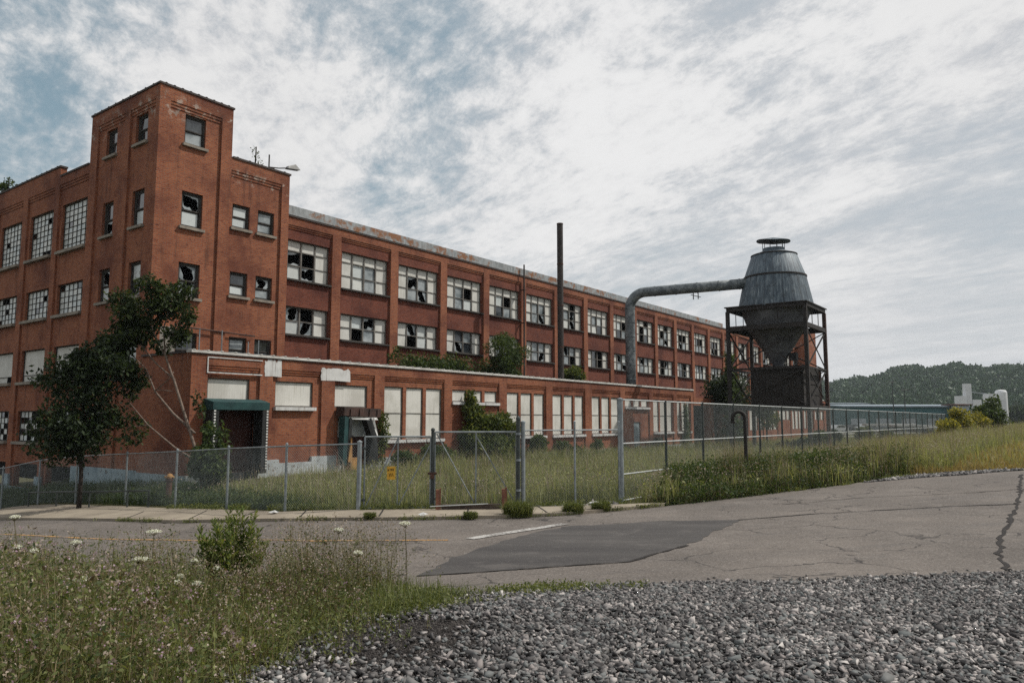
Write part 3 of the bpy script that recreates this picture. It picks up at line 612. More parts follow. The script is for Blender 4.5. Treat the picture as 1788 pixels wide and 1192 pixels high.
mb = MB(); mb.fbox(F0, .25, 1.2, 5.25, 6.4, -.098, -.03); mb.build('panel', M['concrete'], fac)
# side street wing
mb = MB(); pil = [(9.5, 10.02), (13.3, 13.9), (17.3, 17.9), (21.2, 21.8), (25.1, 25.7), (29, 29.6)]; lo = 6.3
bays = []
for a, b_ in pil: bays.append((lo, a)); mb.fbox(FS, a, b_, -2.6, 14.6, -.3, 0); lo = b_
ops = []
for a, b_ in bays:
    c = (a + b_) / 2 - .02; w_ = min(2.78, b_ - a - .4); u0, u1 = c - w_ / 2, c + w_ / 2; u0, u1 = (6.45, 9.25) if a == 6.3 else (u0, u1)
    o_ = [(u0, u1, 10.73, 13.12), (u0, u1, 7.52, 9.06), (u0, u1, 4.34, 5.98), (u0, u1, 1.31, 2.86), (u0 - .05, u1 + .05, -.95, .22)]
    wall(mb, FS, a, b_, -2.6, 14.2, o_, rec); corbel(mb, FS, a, b_, 14.2, 0, rec); ops.append(o_)
mb.fbox(FS, 6.3, 9.5, 14.2, 14.62, -.3, 0); mb.fbox(FS, 9.502, 29.6, 14.6, 15.14, -.3, 0)
for a, b_ in bays[1:]: mb.fbox(FS, a, b_, 14.2, 14.598, -.3, 0)
mb.build('wall', BR, fac)
for k, o_ in enumerate(ops):
    grid_window(fac, FS, *o_[0], rec - .12, 6, 8, g, .05); grid_window(fac, FS, *o_[1], rec - .12, 6, 5, g, .10)
    grid_window(fac, FS, *o_[2], rec - .12, 6, 5, g, .3, boarded=k in (0, 1, 2)); grid_window(fac, FS, *o_[3], rec - .12, 6, 5, g, .35)
mb = MB(); mb.fbox(FS, -.0, 5.3, -1.4, .32, .0, .07); mb.fbox(FS, 5.3, 6.3, -1.5, .30, .0, .055)
for a, b_ in bays: mb.fbox(FS, a, b_, -2.4, -.96, -.09, .03)
for a, b_ in pil: mb.fbox(FS, a - .05, b_ + .05, -2.4, -.35, -.0, .10)
mb.build('foundation', M['bluewash'], fac)
# long front: ground 7 m of it is hidden behind the low wing
FM = FF(2.0); P0 = 7.09; PITCH = 4.53; END = 107.0; mb = MB(); ops = []; rec = -.12
cs = [P0 + PITCH * k for k in range(int((END - P0) / PITCH) + 1)]
for k, c in enumerate(cs):
    a, b_ = c + .31, min(c + PITCH - .31, END); mb.fbox(FM, max(c - .31, 6.822), c + .31, 0, 12.78, -.35, 0, 0)
    if b_ - a < 3: break
    o_ = [(c + .37 + .10, c + PITCH - .37 - .02, 9.88, 12.03), (c + .47, c + PITCH - .39, 6.92, 8.43)]
    wall(mb, FM, a, b_, 0, 12.78, o_, rec, mi=1); corbel(mb, FM, a, b_, 12.78, 0, rec, 4, .10); ops.append(o_)
mb.fbox(FM, 6.822, END, 12.78, 13.3, -.35, 0, 0)
mb.box(END - .3, 2.36, 0, END, 14, 13.3, 0)
# taller stair block at the far end
mb.box(100.5, .9, 0, 106.8, 1.999, 16.2, 0); mb.box(100.5, 2.001, 13.302, 106.8, 6, 16.2, 0)
mb.build('wall', BR, fac)
for k, o_ in enumerate(ops):
    if cs[k] > 100: break
    works_window(fac, FM, *o_[0], rec - .16, True, g); works_window(fac, FM, *o_[1], rec - .16, False, g)
# flashing, copings, roof and the dark rooms behind the windows
mb = MB(); mb.fbox(FM, 6.83, 70.2, 13.302, 13.80, -.30, .07); mb.build('flashing', M['flashing'], fac)
mb = MB(); mb.fbox(FM, 6.83, END, 13.21, 13.298, .002, .06); mb.fbox(FM, 70.3, END, 13.302, 13.36, -.3, .05)
mb.fbox(F0, -.05, 3.60, 16.952, 17.04, -.32, .05); mb.fbox(FS, .34, 6.35, 16.952, 17.038, -.32, .05); mb.box(3.28, .34, 16.952, 3.6, 6.35, 17.036)
mb.fbox(F0, 3.62, 6.87, 14.622, 14.71, -.32, .05); mb.fbox(FS, 6.36, 9.44, 14.622, 14.71, -.32, .05); mb.fbox(FS, 9.45, 29.7, 15.142, 15.23, -.32, .05)
for k in range(9):   # lapped tile joints along the copings
    mb.fbox(F0, .2 + k * .38, .28 + k * .38, 17.04, 17.065, -.32, .06); mb.fbox(FS, .5 + k * .68, .58 + k * .68, 17.04, 17.065, -.32, .06)
for k in range(5): mb.fbox(F0, 3.8 + k * .66, 3.88 + k * .66, 14.71, 14.735, -.32, .06)
for k in range(32): mb.fbox(FS, 9.8 + k * .62, 9.88 + k * .62, 15.23, 15.255, -.32, .06)
mb.build('coping', M['coping_dark'], fac)
mb = MB(); mb.box(6.83, 2.4, 13.0, END - .35, 22, 13.2); mb.box(.32, 6.4, 13.7, 6.5, 29.5, 13.9); mb.box(.32, .32, 16.5, 3.24, 5.98, 16.6); mb.box(3.56, .32, 13.9, 6.5, 6.35, 14.0)
mb.build('roof', M['roofing'], fac)
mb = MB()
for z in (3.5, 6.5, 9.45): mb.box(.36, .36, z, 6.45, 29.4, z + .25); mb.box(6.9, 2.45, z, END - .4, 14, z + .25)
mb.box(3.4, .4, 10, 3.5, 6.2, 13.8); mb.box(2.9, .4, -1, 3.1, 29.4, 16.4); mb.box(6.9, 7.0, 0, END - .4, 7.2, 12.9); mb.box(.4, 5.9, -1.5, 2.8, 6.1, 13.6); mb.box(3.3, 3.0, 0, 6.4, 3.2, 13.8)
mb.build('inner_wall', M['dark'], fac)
# ------------------------------------------------------------------ low loading wing in front of the factory
YW = -3.79
ann = thing('loading_wing', 'low red brick loading wing with white tile coping in front of the factory', 'building', (OX, OY, 0), FZ)
FW = FF(YW); mb = MB(); rec = -.10; g = np.random.default_rng(5)
pil = [(-.2, .5), (2.87, 3.5), (6.1, 6.85), (9.3, 9.95), (14.36, 15.0), (19.2, 19.95), (24.15, 24.88), (28.98, 29.85), (34.05, 34.75), (38.85, 39.5), (43.4, 44.05), (47.0, 47.5)]
H = 5.0; bays = [(pil[i][1], pil[i + 1][0]) for i in range(len(pil) - 1)]
kinds = ['dock', 'single', 'ruin', 'triple', 'short', 'triple', 'triple', 'triple', 'door', 'triple', 'triple']
wins = []
for (a, b_), k in zip(bays, kinds):
    if k == 'dock': o_ = [(a + .06, b_ - .42, 3.14, 4.06), (a + .05, b_ - .08, .32, 2.85)]
    elif k == 'single': o_ = [(a + .2, b_ - .42, 2.96, 4.06)]
    elif k == 'ruin': o_ = [(a + .08, b_ - .38, 2.98, 4.02), (a + .3, b_ - .25, .3, 2.55)]
    else:
        w3 = (b_ - a - .02) / 3; o_ = []
        for i in range(3):
            u0 = a + .05 + w3 * i + (.10 if i else 0); u1 = a + w3 * (i + 1) - .08
            o_.append((u0, u1, 1.42 if k == 'triple' else 3.39, 4.06))
        if k == 'door': o_.append((a + 1.55, a + 2.65, .12, 2.25))
    wall(mb, FW, a, b_, -.5, 4.55, o_, rec, .2); corbel(mb, FW, a, b_, 4.55, 0, rec, 3, .10); wins.append((k, o_))
for a, b_ in pil: mb.fbox(FW, a, b_, -.5, 4.55, -.3, 0)
mb.fbox(FW, -.2, 47.5, 4.55, H, -.3, 0)
FWL = FL(-.2); wall(mb, FWL, YW + .302, -.002, -1.2, H, [], 0)
mb.box(47.2, YW + .302, 0, 47.5, 1.9, H)
mb.build('wall', [M['brick']], ann)
mb = MB(); mb.fbox(FW, -.25, 47.55, H + .002, H + .10, -.32, .07, 0)
for k in range(80): mb.fbox(FW, -.2 + k * .6, -.10 + k * .6, H + .10, H + .135, -.33, .085, 0)
mb.fbox(FW, -.26, 47.56, H - .04, H - .002, .004, .05, 1)
mb.box(-.27, YW + .33, H + .002, .1, -.05, H + .09, 1)
mb.build('coping', [M['coping_tile'], M['coping_dark']], ann)
mb = MB(); mb.box(.1, YW + .32, 4.5, 47.15, -.05, 4.62); mb.box(6.9, -.049, 4.5, 47.15, 1.85, 4.62); mb.build('roof', M['roofing'], ann)
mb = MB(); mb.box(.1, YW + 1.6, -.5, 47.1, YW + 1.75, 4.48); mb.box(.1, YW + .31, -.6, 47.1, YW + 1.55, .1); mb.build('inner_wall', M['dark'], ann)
mb = MB()
for a, b_, z in ((-.24, .42, .30), (2.82, 3.9, .74), (3.9, 5.6, .58), (5.6, 7.0, .80), (7.0, 9.3, .34), (9.3, 12.2, .58), (12.2, 19, .42), (19, 34.6, .36), (34.6, 36, .28), (37.6, 47.5, .36)):
    mb.fbox(FW, a + .004, b_, -.6, z, -.1, .035 + .01 * ((a * 7) % 2))
mb.build('foundation', M['whitewash'], ann)
mb = MB(); mb.box(-.262, YW + .1, -1.2, -.2, -.05, .28); mb.build('foundation', M['bluewash'], ann)
def boarded(u0, u1, z0, z1, parts, sill=True, stone=True):
    mb = MB(); o = rec - .06; frame_rect(mb, FW, u0, u1, z0, z1, o - .1, o, .06); bd = MB()
    zs = [z0 + .06 + (z1 - z0 - .12) * i / parts for i in range(parts + 1)]
    for i in range(parts):
        pane(bd, FW, u0 + .06, u1 - .06, zs[i] + (.02 if i else 0), zs[i + 1] - (.02 if i < parts - 1 else 0), o - .03, g, 0, .006)
        if i: mb.fbox(FW, u0 + .06, u1 - .06, zs[i] - .022, zs[i] + .022, o - .08, o - .005)
    w = mb.build('window', M['steelframe'], ann); bd.build('board', M['panel'], w)
    if sill:
        mb = MB(); mb.fbox(FW, u0 - .08, u1 + .08, z0 - .15, z0 - .002, rec - .08, .09); mb.build('sill', M['peel' if stone else 'stone'], w)
for k, o_ in wins:
    if k == 'dock': boarded(*o_[0], 1, False)
    elif k == 'single': boarded(*o_[0], 1)
    elif k == 'ruin': boarded(*o_[0], 1, False)
    else:
        for q in o_[:3]: boarded(*q, 2 if k == 'triple' else 1, True)
        if k == 'door':
            q = o_[3]; mb = MB(); mb.fbox(FW, q[0], q[1], q[2], q[3], rec - .14, rec - .08)
            for z in (.45, 1.25): mb.fbox(FW, q[0] + .15, q[1] - .15, z, z + .6, rec - .08, rec - .065)
            d_ = mb.build('door', M['greydoor'], ann); mb = MB(); mb.tube([FW(q[0] + .12, 1.15, rec - .08), FW(q[0] + .12, 1.15, rec - .02)], .03, 8); mb.build('handle', M['galv'], d_)
# the sound dock shelter: canvas hood on padded sides
mb = MB(); mb.hexa([FW(.36, 2.78, .0), FW(2.96, 2.78, .0), FW(2.94, 2.80, .62), FW(.40, 2.80, .62), FW(.36, 3.24, 0), FW(2.96, 3.24, 0), FW(2.94, 3.10, .64), FW(.40, 3.10, .64)])
ds = mb.build('dock_shelter', M['teal'], ann)
for u in (.38, 2.62):
    mb = MB(); mb.hexa([FW(u, .25, 0), FW(u + .32, .25, 0), FW(u + .30, .25, .58), FW(u + .02, .25, .58), FW(u, 2.778, 0), FW(u + .32, 2.778, 0), FW(u + .30, 2.778, .6), FW(u + .02, 2.778, .6)]); p_ = mb.build('side_pad', M['black'], ds)
    mb = MB()
    for i in range(21): z = .42 + i * .115; mb.fbox(FW, u + (.20 if u > 1 else .08), u + (.28 if u > 1 else .16), z, z + .065, .602, .612)
    mb.build('stripe', M['white'], p_)
mb = MB(); mb.fbox(FW, .56, 2.78, .32, 2.84, rec - .34, rec - .25)
for z in (.9, 1.5, 2.1): mb.fbox(FW, .56, 2.78, z, z + .04, rec - .25, rec - .235)
mb.build('dock_door', M['wine'], ann)
mb = MB(); mb.fbox(FW, .5, 2.82, .0, .32, -.02, .14); mb.build('dock_sill', M['black'], ann)
# the torn dock shelter
mb = MB(); mb.hexa([FW(6.95, 2.58, .0), FW(9.30, 2.50, .0), FW(9.25, 2.52, .5), FW(7.0, 2.60, .5), FW(6.95, 3.02, 0), FW(9.30, 2.95, 0), FW(9.25, 2.93, .52), FW(7.0, 3.0, .52)])
for u in (7.35, 7.9, 8.5, 9.0): mb.fbox(FW, u, u + .06, 2.62, 2.92, .52, .56)
rs = mb.build('torn_dock_shelter', M['brownsteel'], ann); rs['label'] = 'rusty torn dock shelter with its canvas hanging loose'
for pts, mt, nm in (([(6.98, .42), (7.16, .34), (7.30, 2.5), (7.02, 2.58)], 'teal', 'side_pad'), ([(7.18, .34), (7.40, .62), (7.50, 2.5), (7.32, 2.56)], 'black', 'side_pad'), ([(8.45, .35), (9.12, .30), (9.05, 1.7), (8.62, 2.5), (8.35, 2.42), (8.72, 1.5)], 'black', 'side_pad'),
                    ([(7.24, .50), (7.44, .48), (7.48, 1.0), (7.40, 1.6)], 'foam', 'torn_foam'), ([(8.62, 2.48), (9.02, 1.62), (9.10, 1.70), (8.8, 2.5)], 'peel', 'torn_edge'), ([(7.3, 2.44), (9.05, 2.40), (9.0, 2.52), (7.3, 2.54)], 'peel', 'torn_edge')):
    mb = MB(); o1 = .50 if mt != 'foam' else .56; n = len(pts); f = [FW(u, z, o1 + .05 * ((i % 2))) for i, (u, z) in enumerate(pts)]; bk = [FW(u, z, o1 - (.34 if nm == 'side_pad' else .05)) for u, z in pts]
    mb.poly(f); mb.poly(bk[::-1])
    for i in range(n): mb.poly([f[i], bk[i], bk[(i + 1) % n], f[(i + 1) % n]])
    mb.build(nm, M[mt], rs)
mb = MB(); mb.fbox(FW, 7.2, 9.05, 1.62, 2.54, rec - .16, rec - .10); 
for z in (1.9, 2.2): mb.fbox(FW, 7.2, 9.05, z, z + .02, rec - .1, rec - .09)
mb.build('roller_door', M['whitewash'], ann)
mb = MB(); mb.fbox(FW, 7.2, 9.05, .32, 1.61, rec - .2, rec - .12); mb.build('dock_door', M['wine'], ann)
mb = MB(); mb.fbox(FW, 7.55, 8.2, .12, .66, .0, .4); mb.build('dock_bumper', M['foam'], ann)
# ragged patches of white paint left on the brick
def ragged(u0, u1, z0, z1, seed):
    g_ = np.random.default_rng(seed); top = [(u, z1 - abs(g_.normal(0, .05))) for u in np.linspace(u0 + .06, u1 - .02, 14)]; left = [(u0 + abs(g_.normal(0, .04)), z) for z in np.linspace(z0, z1, 8)[1:-1]]
    mb = MB(); pts = [(u0 + .03, z0)] + left + top + [(u1, z0)]
    c = ((u0 + u1) / 2, z0 + .02); f = [FW(u, z, .012) for u, z in pts]; cc = FW(*c, .012)
    for a, b_ in zip(f, f[1:]): mb.poly([a, b_, cc])
    mb.build('paint_patch', M['peel'], ann)
ragged(3.05, 3.92, 4.22, 4.97, 3); ragged(6.0, 7.75, 4.17, 4.78, 9)
mb = MB(); mb.fbox(FW, 3.0, 3.28, 2.12, 2.45, .002, .03); mb.build('notice_board', M['panel'], ann)
for a, b_ in ((.45, 2.95),):   # flaking raised border round the first parapet panel
    mb = MB(); mb.fbox(FW, a, b_, 4.84, 4.88, .001, .035); mb.fbox(FW, a, b_, 4.24, 4.285, -.05, .035); mb.fbox(FW, a, a + .045, 4.285, 4.84, .001, .035); mb.build('panel_border', M['peel'], ann)
# pipes standing on the wing roof, before the tower windows
for u, z in ((2.02, 6.25), (3.1, 6.3), (4.45, 5.9), (5.0, 6.0)): mb = MB(); mb.tube([(u, -.5, 4.6), (u, -.5, z + .1)], .028, 6); mb.build('roof_pipe', M['galv'], ann)
mb = MB(); mb.tube([(1.2, -.045, 6.44), (5.1, -.045, 6.34)], .035, 6); mb.build('conduit', M['brownsteel'], ann)

# farther low building beyond the collector, with an open loading bay
far = thing('far_annex', 'farther low brick annex beyond the dust collector with an open loading bay', 'building', (OX, OY, 0), FZ); mb = MB()
far_b = [(62.0, 66.4), (66.9, 71.4), (71.9, 76.4), (76.9, 81.4), (81.9, 86.4), (86.9, 91.4)]; wl = []
for i, (a, b_) in enumerate(far_b):
    w3 = (b_ - a) / 3; o_ = [(a + w3 * j + .12, a + w3 * (j + 1) - .12, 1.3 if i not in (2, 5) else 2.4, 3.6) for j in range(3)]; wl.append(o_)
    wall(mb, FW, a, b_, -.3, 4.6, o_, -.1, .2); mb.fbox(FW, b_, b_ + .5, -.3, 4.6, -.3, 0)
mb.fbox(FW, 61.5, 62.0, -.3, 4.6, -.3, 0); mb.fbox(FW, 61.5, 94, 4.6, 5.0, -.3, 0.02); mb.fbox(FW, 91.9, 94, -.3, 4.6, -.3, -.05); mb.fbox(FW, 47.6, 61.4, 3.7, 4.4, -.5, 0)
for u in (51.2, 54.6, 58.3): mb.fbox(FW, u, u + 1.0, -.3, 3.698, -.7, .02)
mb.box(93.7, YW + .31, 0, 94, 1.9, 5); mb.build('wall', M['brick'], far)
for o_ in wl:
    for q in o_:
        mb = MB(); frame_rect(mb, FW, *q, -.25, -.15, .06); w = mb.build('window', M['steelframe'], far); mb = MB(); pane(mb, FW, q[0] + .06, q[1] - .06, q[2] + .06, q[3] - .06, -.2, g); mb.build('board', M['panel'], w)
mb = MB(); mb.fbox(FW, 61.4, 94.1, 5.002, 5.1, -.35, .08); mb.build('coping', M['coping_tile'], far)
mb = MB(); mb.box(47.6, YW + .52, 4.0, 93.6, 1.9, 4.2); mb.build('roof', M['roofing'], far)
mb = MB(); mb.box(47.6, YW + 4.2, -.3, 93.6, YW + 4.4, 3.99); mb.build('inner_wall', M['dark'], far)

# ------------------------------------------------------------------ things on the roofs
def world(s, y, z=0.): x, w = L2W(s, y); return (x, w, z)
st = thing('smokestack', 'tall slender dark steel smokestack standing on the wing roof', 'chimney', world(28.8, -1.9, 4.62), FZ)
mb = MB(); mb.tube([(0, 0, 0), (0, 0, 6), (0, 0, 11.95)], .22, 20, caps=False); mb.tube([(0, 0, 11.95), (0, 0, 5)], .19, 20, caps=False); mb.build('flue', M['chimney'], st, False)
mb = MB()
for z in (2.9, 5.9, 8.9, 11.86): mb.tube([(0, 0, z), (0, 0, z + .08)], .235, 20)
mb.build('joint_band', M['rust'], st); mb = MB(); mb.box(-.35, -.35, 0, .35, .35, .12); mb.build('base_plate', M['blacksteel'], st)
vp = thing('vent_pipe', 'thin dark vent pipe clamped to the factory front, rising above the roof', 'pipe', world(29.35, 1.7, 4.62), FZ)
mb = MB(); mb.tube([(0, 0, 0), (0, 0, 9.45)], .06, 8); mb.build('pipe', M['chimney'], vp); 
for z in (2.5, 5, 7.5): mb = MB(); mb.box(-.10, -.08, z, .10, .3, z + .06); mb.build('clamp', M['rust'], vp)
rl = thing('flood_lamp', 'grey flood lamp on a bent pole above the stair block parapet', 'lamp', world(5.75, .25, 14.71), FZ)
mb = MB(); mb.tube([(0, 0, 0), (0, 0, .75)], .035, 8); mb.tube([(0, 0, .12), (.5, -.1, .18), (.95, -.25, .28)], .03, 8); mb.build('pole', M['chimney'], rl)
mb = MB(); mb.hexa([(.85, -.40, .22), (1.55, -.45, .30), (1.55, -.15, .30), (.85, -.12, .22), (.9, -.36, .36), (1.30, -.38, .54), (1.30, -.2, .54), (.9, -.16, .36)]); lh = mb.build('lamp_housing', M['lamp'], rl)
mb = MB(); mb.hexa([(.93, -.38, .215), (1.5, -.42, .285), (1.5, -.18, .285), (.93, -.15, .215), (.93, -.38, .225), (1.5, -.42, .296), (1.5, -.18, .296), (.93, -.15, .225)]); mb.build('lens', M['glass'], lh)

# ------------------------------------------------------------------ dust collector on its frame
CX, CY = 43.8, -12.5
dc = thing('dust_collector', 'big riveted zinc cone dust collector on a dark steel frame', 'dust collector', world(CX, CY, 0), FZ)
hx, hy = 2.65, 2.95; cor = [(-hx, -hy), (hx, -hy), (hx, hy), (-hx, hy)]
mb = MB(); mb.lathe([(2.86, 11.15), (2.83, 11.4), (2.36, 13.64)], 48); mb.lathe([(2.36, 13.64), (1.72, 15.45), (.90, 15.80), (.85, 15.82)], 48); mb.lathe([(.86, 15.72), (.86, 16.02), (.80, 16.02), (.80, 15.7)], 32)
dr = mb.build('drum', M['zinc'], dc, True)
mb = MB(); mb.lathe([(2.38, 13.57), (2.42, 13.58), (2.42, 13.70), (2.36, 13.72)], 48); mb.lathe([(1.73, 15.38), (1.78, 15.40), (1.78, 15.47), (1.70, 15.50)], 48); mb.build('band', M['blacksteel'], dr)
mb = MB(); n = 40; ring = []
for k in range(n):
    an = 2 * math.pi * k / n; ring.append((1.30 * math.cos(an), 1.30 * math.sin(an), 16.62 + .05 * math.sin(3 * an + .6) + .10 * math.cos(an - 1.2)))
for k in range(n):
    a, b_ = ring[k], ring[(k + 1) % n]; mb.poly([a, b_, (0, 0, 16.95)]); mb.poly([b_, a, (0, 0, 16.36)])
mb.build('rain_cap', M['zinc'], dc)
for k in range(10):
    an = 2 * math.pi * k / 10; mb = MB(); mb.tube([(.83 * math.cos(an), .83 * math.sin(an), 15.9), (.83 * math.cos(an), .83 * math.sin(an), 16.62)], .022, 6); mb.build('cap_strut', M['blacksteel'], dc)
mb = MB(); mb.lathe([(2.60, 11.10), (2.50, 10.6), (2.12, 9.45)], 48); mb.lathe([(2.12, 9.45), (.42, 6.75), (.40, 6.3)], 48); mb.build('cone', M['darkzinc'], dc, True)
mb = MB(); mb.box(-.3, -1.5, 7.0, .3, -1.0, 7.6); mb.build('hatch', M['black'], dc)
mb = MB()
for z0, z1 in ((10.85, 11.14), (9.30, 9.62)):
    for i in range(4):
        a, b_ = cor[i], cor[(i + 1) % 4]; mb.bar((a[0], a[1], (z0 + z1) / 2), (b_[0], b_[1], (z0 + z1) / 2), .22, h=z1 - z0)
mb.box(-hx - .2, -hy - .2, 11.142, hx + .2, hy + .2, 11.20)
# the deck is a ring of plates round the drum
mb2 = MB(); 
mb.f = mb.f[:-6]; mb.m = mb.m[:-6]
for x0, y0, x1, y1 in ((-hx - .2, -hy - .2, hx + .2, -hy + .5), (-hx - .2, hy - .5, hx + .2, hy + .2), (-hx - .2, -hy + .5, -hx + .5, hy - .5), (hx - .5, -hy + .5, hx + .2, hy - .5)): mb.box(x0, y0, 11.142, x1, y1, 11.22)
for x0, y0, x1, y1 in ((-hx, -hy, hx, -hy + .8), (-hx, hy - .8, hx, hy), (-hx, -hy + .8, -hx + .6, hy - .8), (hx - .6, -hy + .8, hx, hy - .8)): mb.box(x0, y0, 9.622, x1, y1, 9.68)
mb.build('platform', M['blacksteel'], dc)
for x, y in cor:
    mb = MB(); mb.box(x - .13, y - .13, -.2, x + .13, y + .13, 10.84); mb.box(x - .2, y - .2, -.2, x + .2, y + .2, .08); mb.build('leg', M['blacksteel'] if x < 0 or y > 0 else M['brownsteel'], dc)
for i in range(4):
    a, b_ = cor[i], cor[(i + 1) % 4]; mb = MB()
    for z0, z1 in ((6.3, 9.3), (3.5, 6.3)):
        mb.bar((a[0], a[1], z0), (b_[0], b_[1], z1), .09); mb.bar((a[0], a[1], z1), (b_[0], b_[1], z0), .07)
    mb.bar((a[0], a[1], 6.3), (b_[0], b_[1], 6.3), .14)
    mb.build('brace', M['blacksteel'], dc)
    mb = MB()
    for t_ in (.34, .66):
        x = a[0] + (b_[0] - a[0]) * t_; y = a[1] + (b_[1] - a[1]) * t_; mb.tube([(x, y, 9.68), (x, y, 10.85)], .03, 6)
    mb.build('stanchion', M['blacksteel'], dc)
mb = MB(); mb.box(-hx - .1, -hy - .1, 3.15, hx + .1, hy + .1, 3.5); mb.build('lower_deck', M['blacksteel'], dc)
mb = MB(); mb.box(-2.35, -2.55, 3.502, 1.9, 1.35, 6.45)
for k in range(9): mb.box(-2.39, -2.4 + k * .45, 3.51, -2.351, -2.33 + k * .45, 6.44)
for z in (4.3, 5.1, 5.8): mb.box(-2.2, -2.59, z, 1.8, -2.551, z + .06)
mb.build('hopper_box', M['blacksteel'], dc)  # black colour stands in for shade on the box front
mb = MB(); mb.box(1.95, -2.6, 3.51, 2.5, 1.3, 6.2); mb.build('sunlit_side_sheet', M['brownsteel'], dc)  # brown sheet added so this side of the box looks lit
du = thing('exhaust_duct', 'grey metal exhaust duct bending from the wing roof over to the dust collector', 'duct', world(41.1, -1.0, 4.62), FZ)
tx, ty = (CX - 1.35) - 41.1, (CY + 1.75) + 1.0; L_ = math.hypot(tx, ty); ux, uy = tx / L_, ty / L_; zt = 13.2 - 4.62; pts = [(0, 0, 0), (0, 0, 3), (0, 0, zt - 1.35)]
for k in range(1, 9):
    a = math.pi / 2 * k / 8; q = 1.35 * (1 - math.cos(a)); pts.append((ux * q, uy * q, zt - 1.35 + 1.35 * math.sin(a)))
pts += [(ux * 5, uy * 5, zt), (tx, ty, zt)]
mb = MB(); mb.tube(pts, .42, 24); dd = mb.build('tube', M['duct'], du, True)
mb = MB()
for z in (1.2, 2.4, 3.6, 4.8, 6.0, zt - 1.35): mb.tube([(0, 0, z), (0, 0, z + .07)], .445, 24)
for q in (2.2, 4.0, 5.8, 7.6, 9.2): mb.tube([(ux * q, uy * q, zt), (ux * (q + .07), uy * (q + .07), zt)], .445, 24)
mb.build('flange', M['duct'], du)
mb = MB(); 
for q in (5.5, 5.9): mb.tube([(ux * q, uy * q, zt - .4), (ux * q, uy * q, zt - .95)], .04, 6)
mb.tube([(ux * 5.3 , uy * 5.3, zt - .55), (ux * 6.1, uy * 6.1, zt - .8)], .03, 6); mb.build('hanger', M['blacksteel'], du)

# ------------------------------------------------------------------ fences and gates
def mesh_panel(mb, A, B, z0f, z1f, pitch=.075, r=.0022, mi=0):
    """diamond chain link between two plan points; z0f, z1f are heights at both ends"""
    A = np.array(A, float); B = np.array(B, float); L_ = np.linalg.norm(B - A); U = (B - A) / L_; nrm = np.array([-U[1], U[0]]); h = z1f[0] - z0f[0]
    def pt(u, v, o=0.):
        t_ = u / L_; zb = z0f[0] + (z0f[1] - z0f[0]) * t_; zt_ = z1f[0] + (z1f[1] - z1f[0]) * t_; p = A + U * u + nrm * o; return (p[0], p[1], zb + (zt_ - zb) * v / h)
    for sgn in (1, -1):
        k = -h
        while k < L_:
            u0, v0, u1, v1 = k, 0., k + h, h
            if u0 < 0: v0 = -u0; u0 = 0.
            if u1 > L_: v1 = h - (u1 - L_); u1 = L_
            if u1 - u0 > .02:
                a = (u0, v0) if sgn > 0 else (u0, h - v0); b_ = (u1, v1) if sgn > 0 else (u1, h - v1); o = .003 * sgn
                d_ = r * .72; p = pt(a[0] - d_, a[1] + sgn * d_, o); q = pt(a[0] + d_, a[1] - sgn * d_, o); s = pt(b_[0] + d_, b_[1] - sgn * d_, o); t_ = pt(b_[0] - d_, b_[1] + sgn * d_, o); e = pt(a[0], a[1], o + r * 1.3); f = pt(b_[0], b_[1], o + r * 1.3)
                mb.poly([p, q, s, t_], mi); mb.poly([p, t_, f, e], mi); mb.poly([q, e, f, s], mi)
            k += pitch
def fence(name, label, posts, height, rails, ph=None, prad=.035, rad=.02, pitch=.075, railmat='galv', postmat='galv', first=None, wire=.0022, levels=None):
    x0, y0 = posts[0][:2]; th = thing(name, label, 'fence', (x0, y0, posts[0][2]))
    def rel(p, z): return (p[0] - x0, p[1] - y0, p[2] - posts[0][2] + z)
    for i, p in enumerate(posts):
        mb = MB(); hh = (ph or height + .05); r_ = first[0] if (first and i == 0) else prad; mb.tube([rel(p, -.5), rel(p, hh)], r_, 10); mb.lathe([(r_ * 1.15, 0), (r_ * 1.1, .04), (.001, .07)], 10, c=rel(p, hh)); mb.build('post', M[first[1] if (first and i == 0) else postmat], th, False)
    for rz_ in rails:
        mb = MB()
        mb.tube([rel(p, rz_) for p in posts], rad, 8); mb.build('rail', M[railmat], th)
    mb = MB()
    for a, b_ in zip(posts, posts[1:]):
        ra, rb = rel(a, 0), rel(b_, 0); mesh_panel(mb, ra[:2], rb[:2], (ra[2] + .05, rb[2] + .05), (ra[2] + height, rb[2] + height), pitch, wire)
    mb.build('chain_link_mesh', M['wire'], th); return th
lp = [(-3.98, 19.75), (-6.15, 20.65), (-8.5, 22.7), (-10.8, 24.42), (-13.72, 27.0), (-16.6, 28.95), (-19.3, 31.0), (-22.2, 33.1), (-25.0, 35.2), (-28, 37.4)]
lp = [(x, y, tz(x, y)) for x, y in lp]
fence('chain_link_fence', 'lower galvanised chain link fence left of the gates', lp, 1.76, (1.78,), first=(.06, 'galv'))
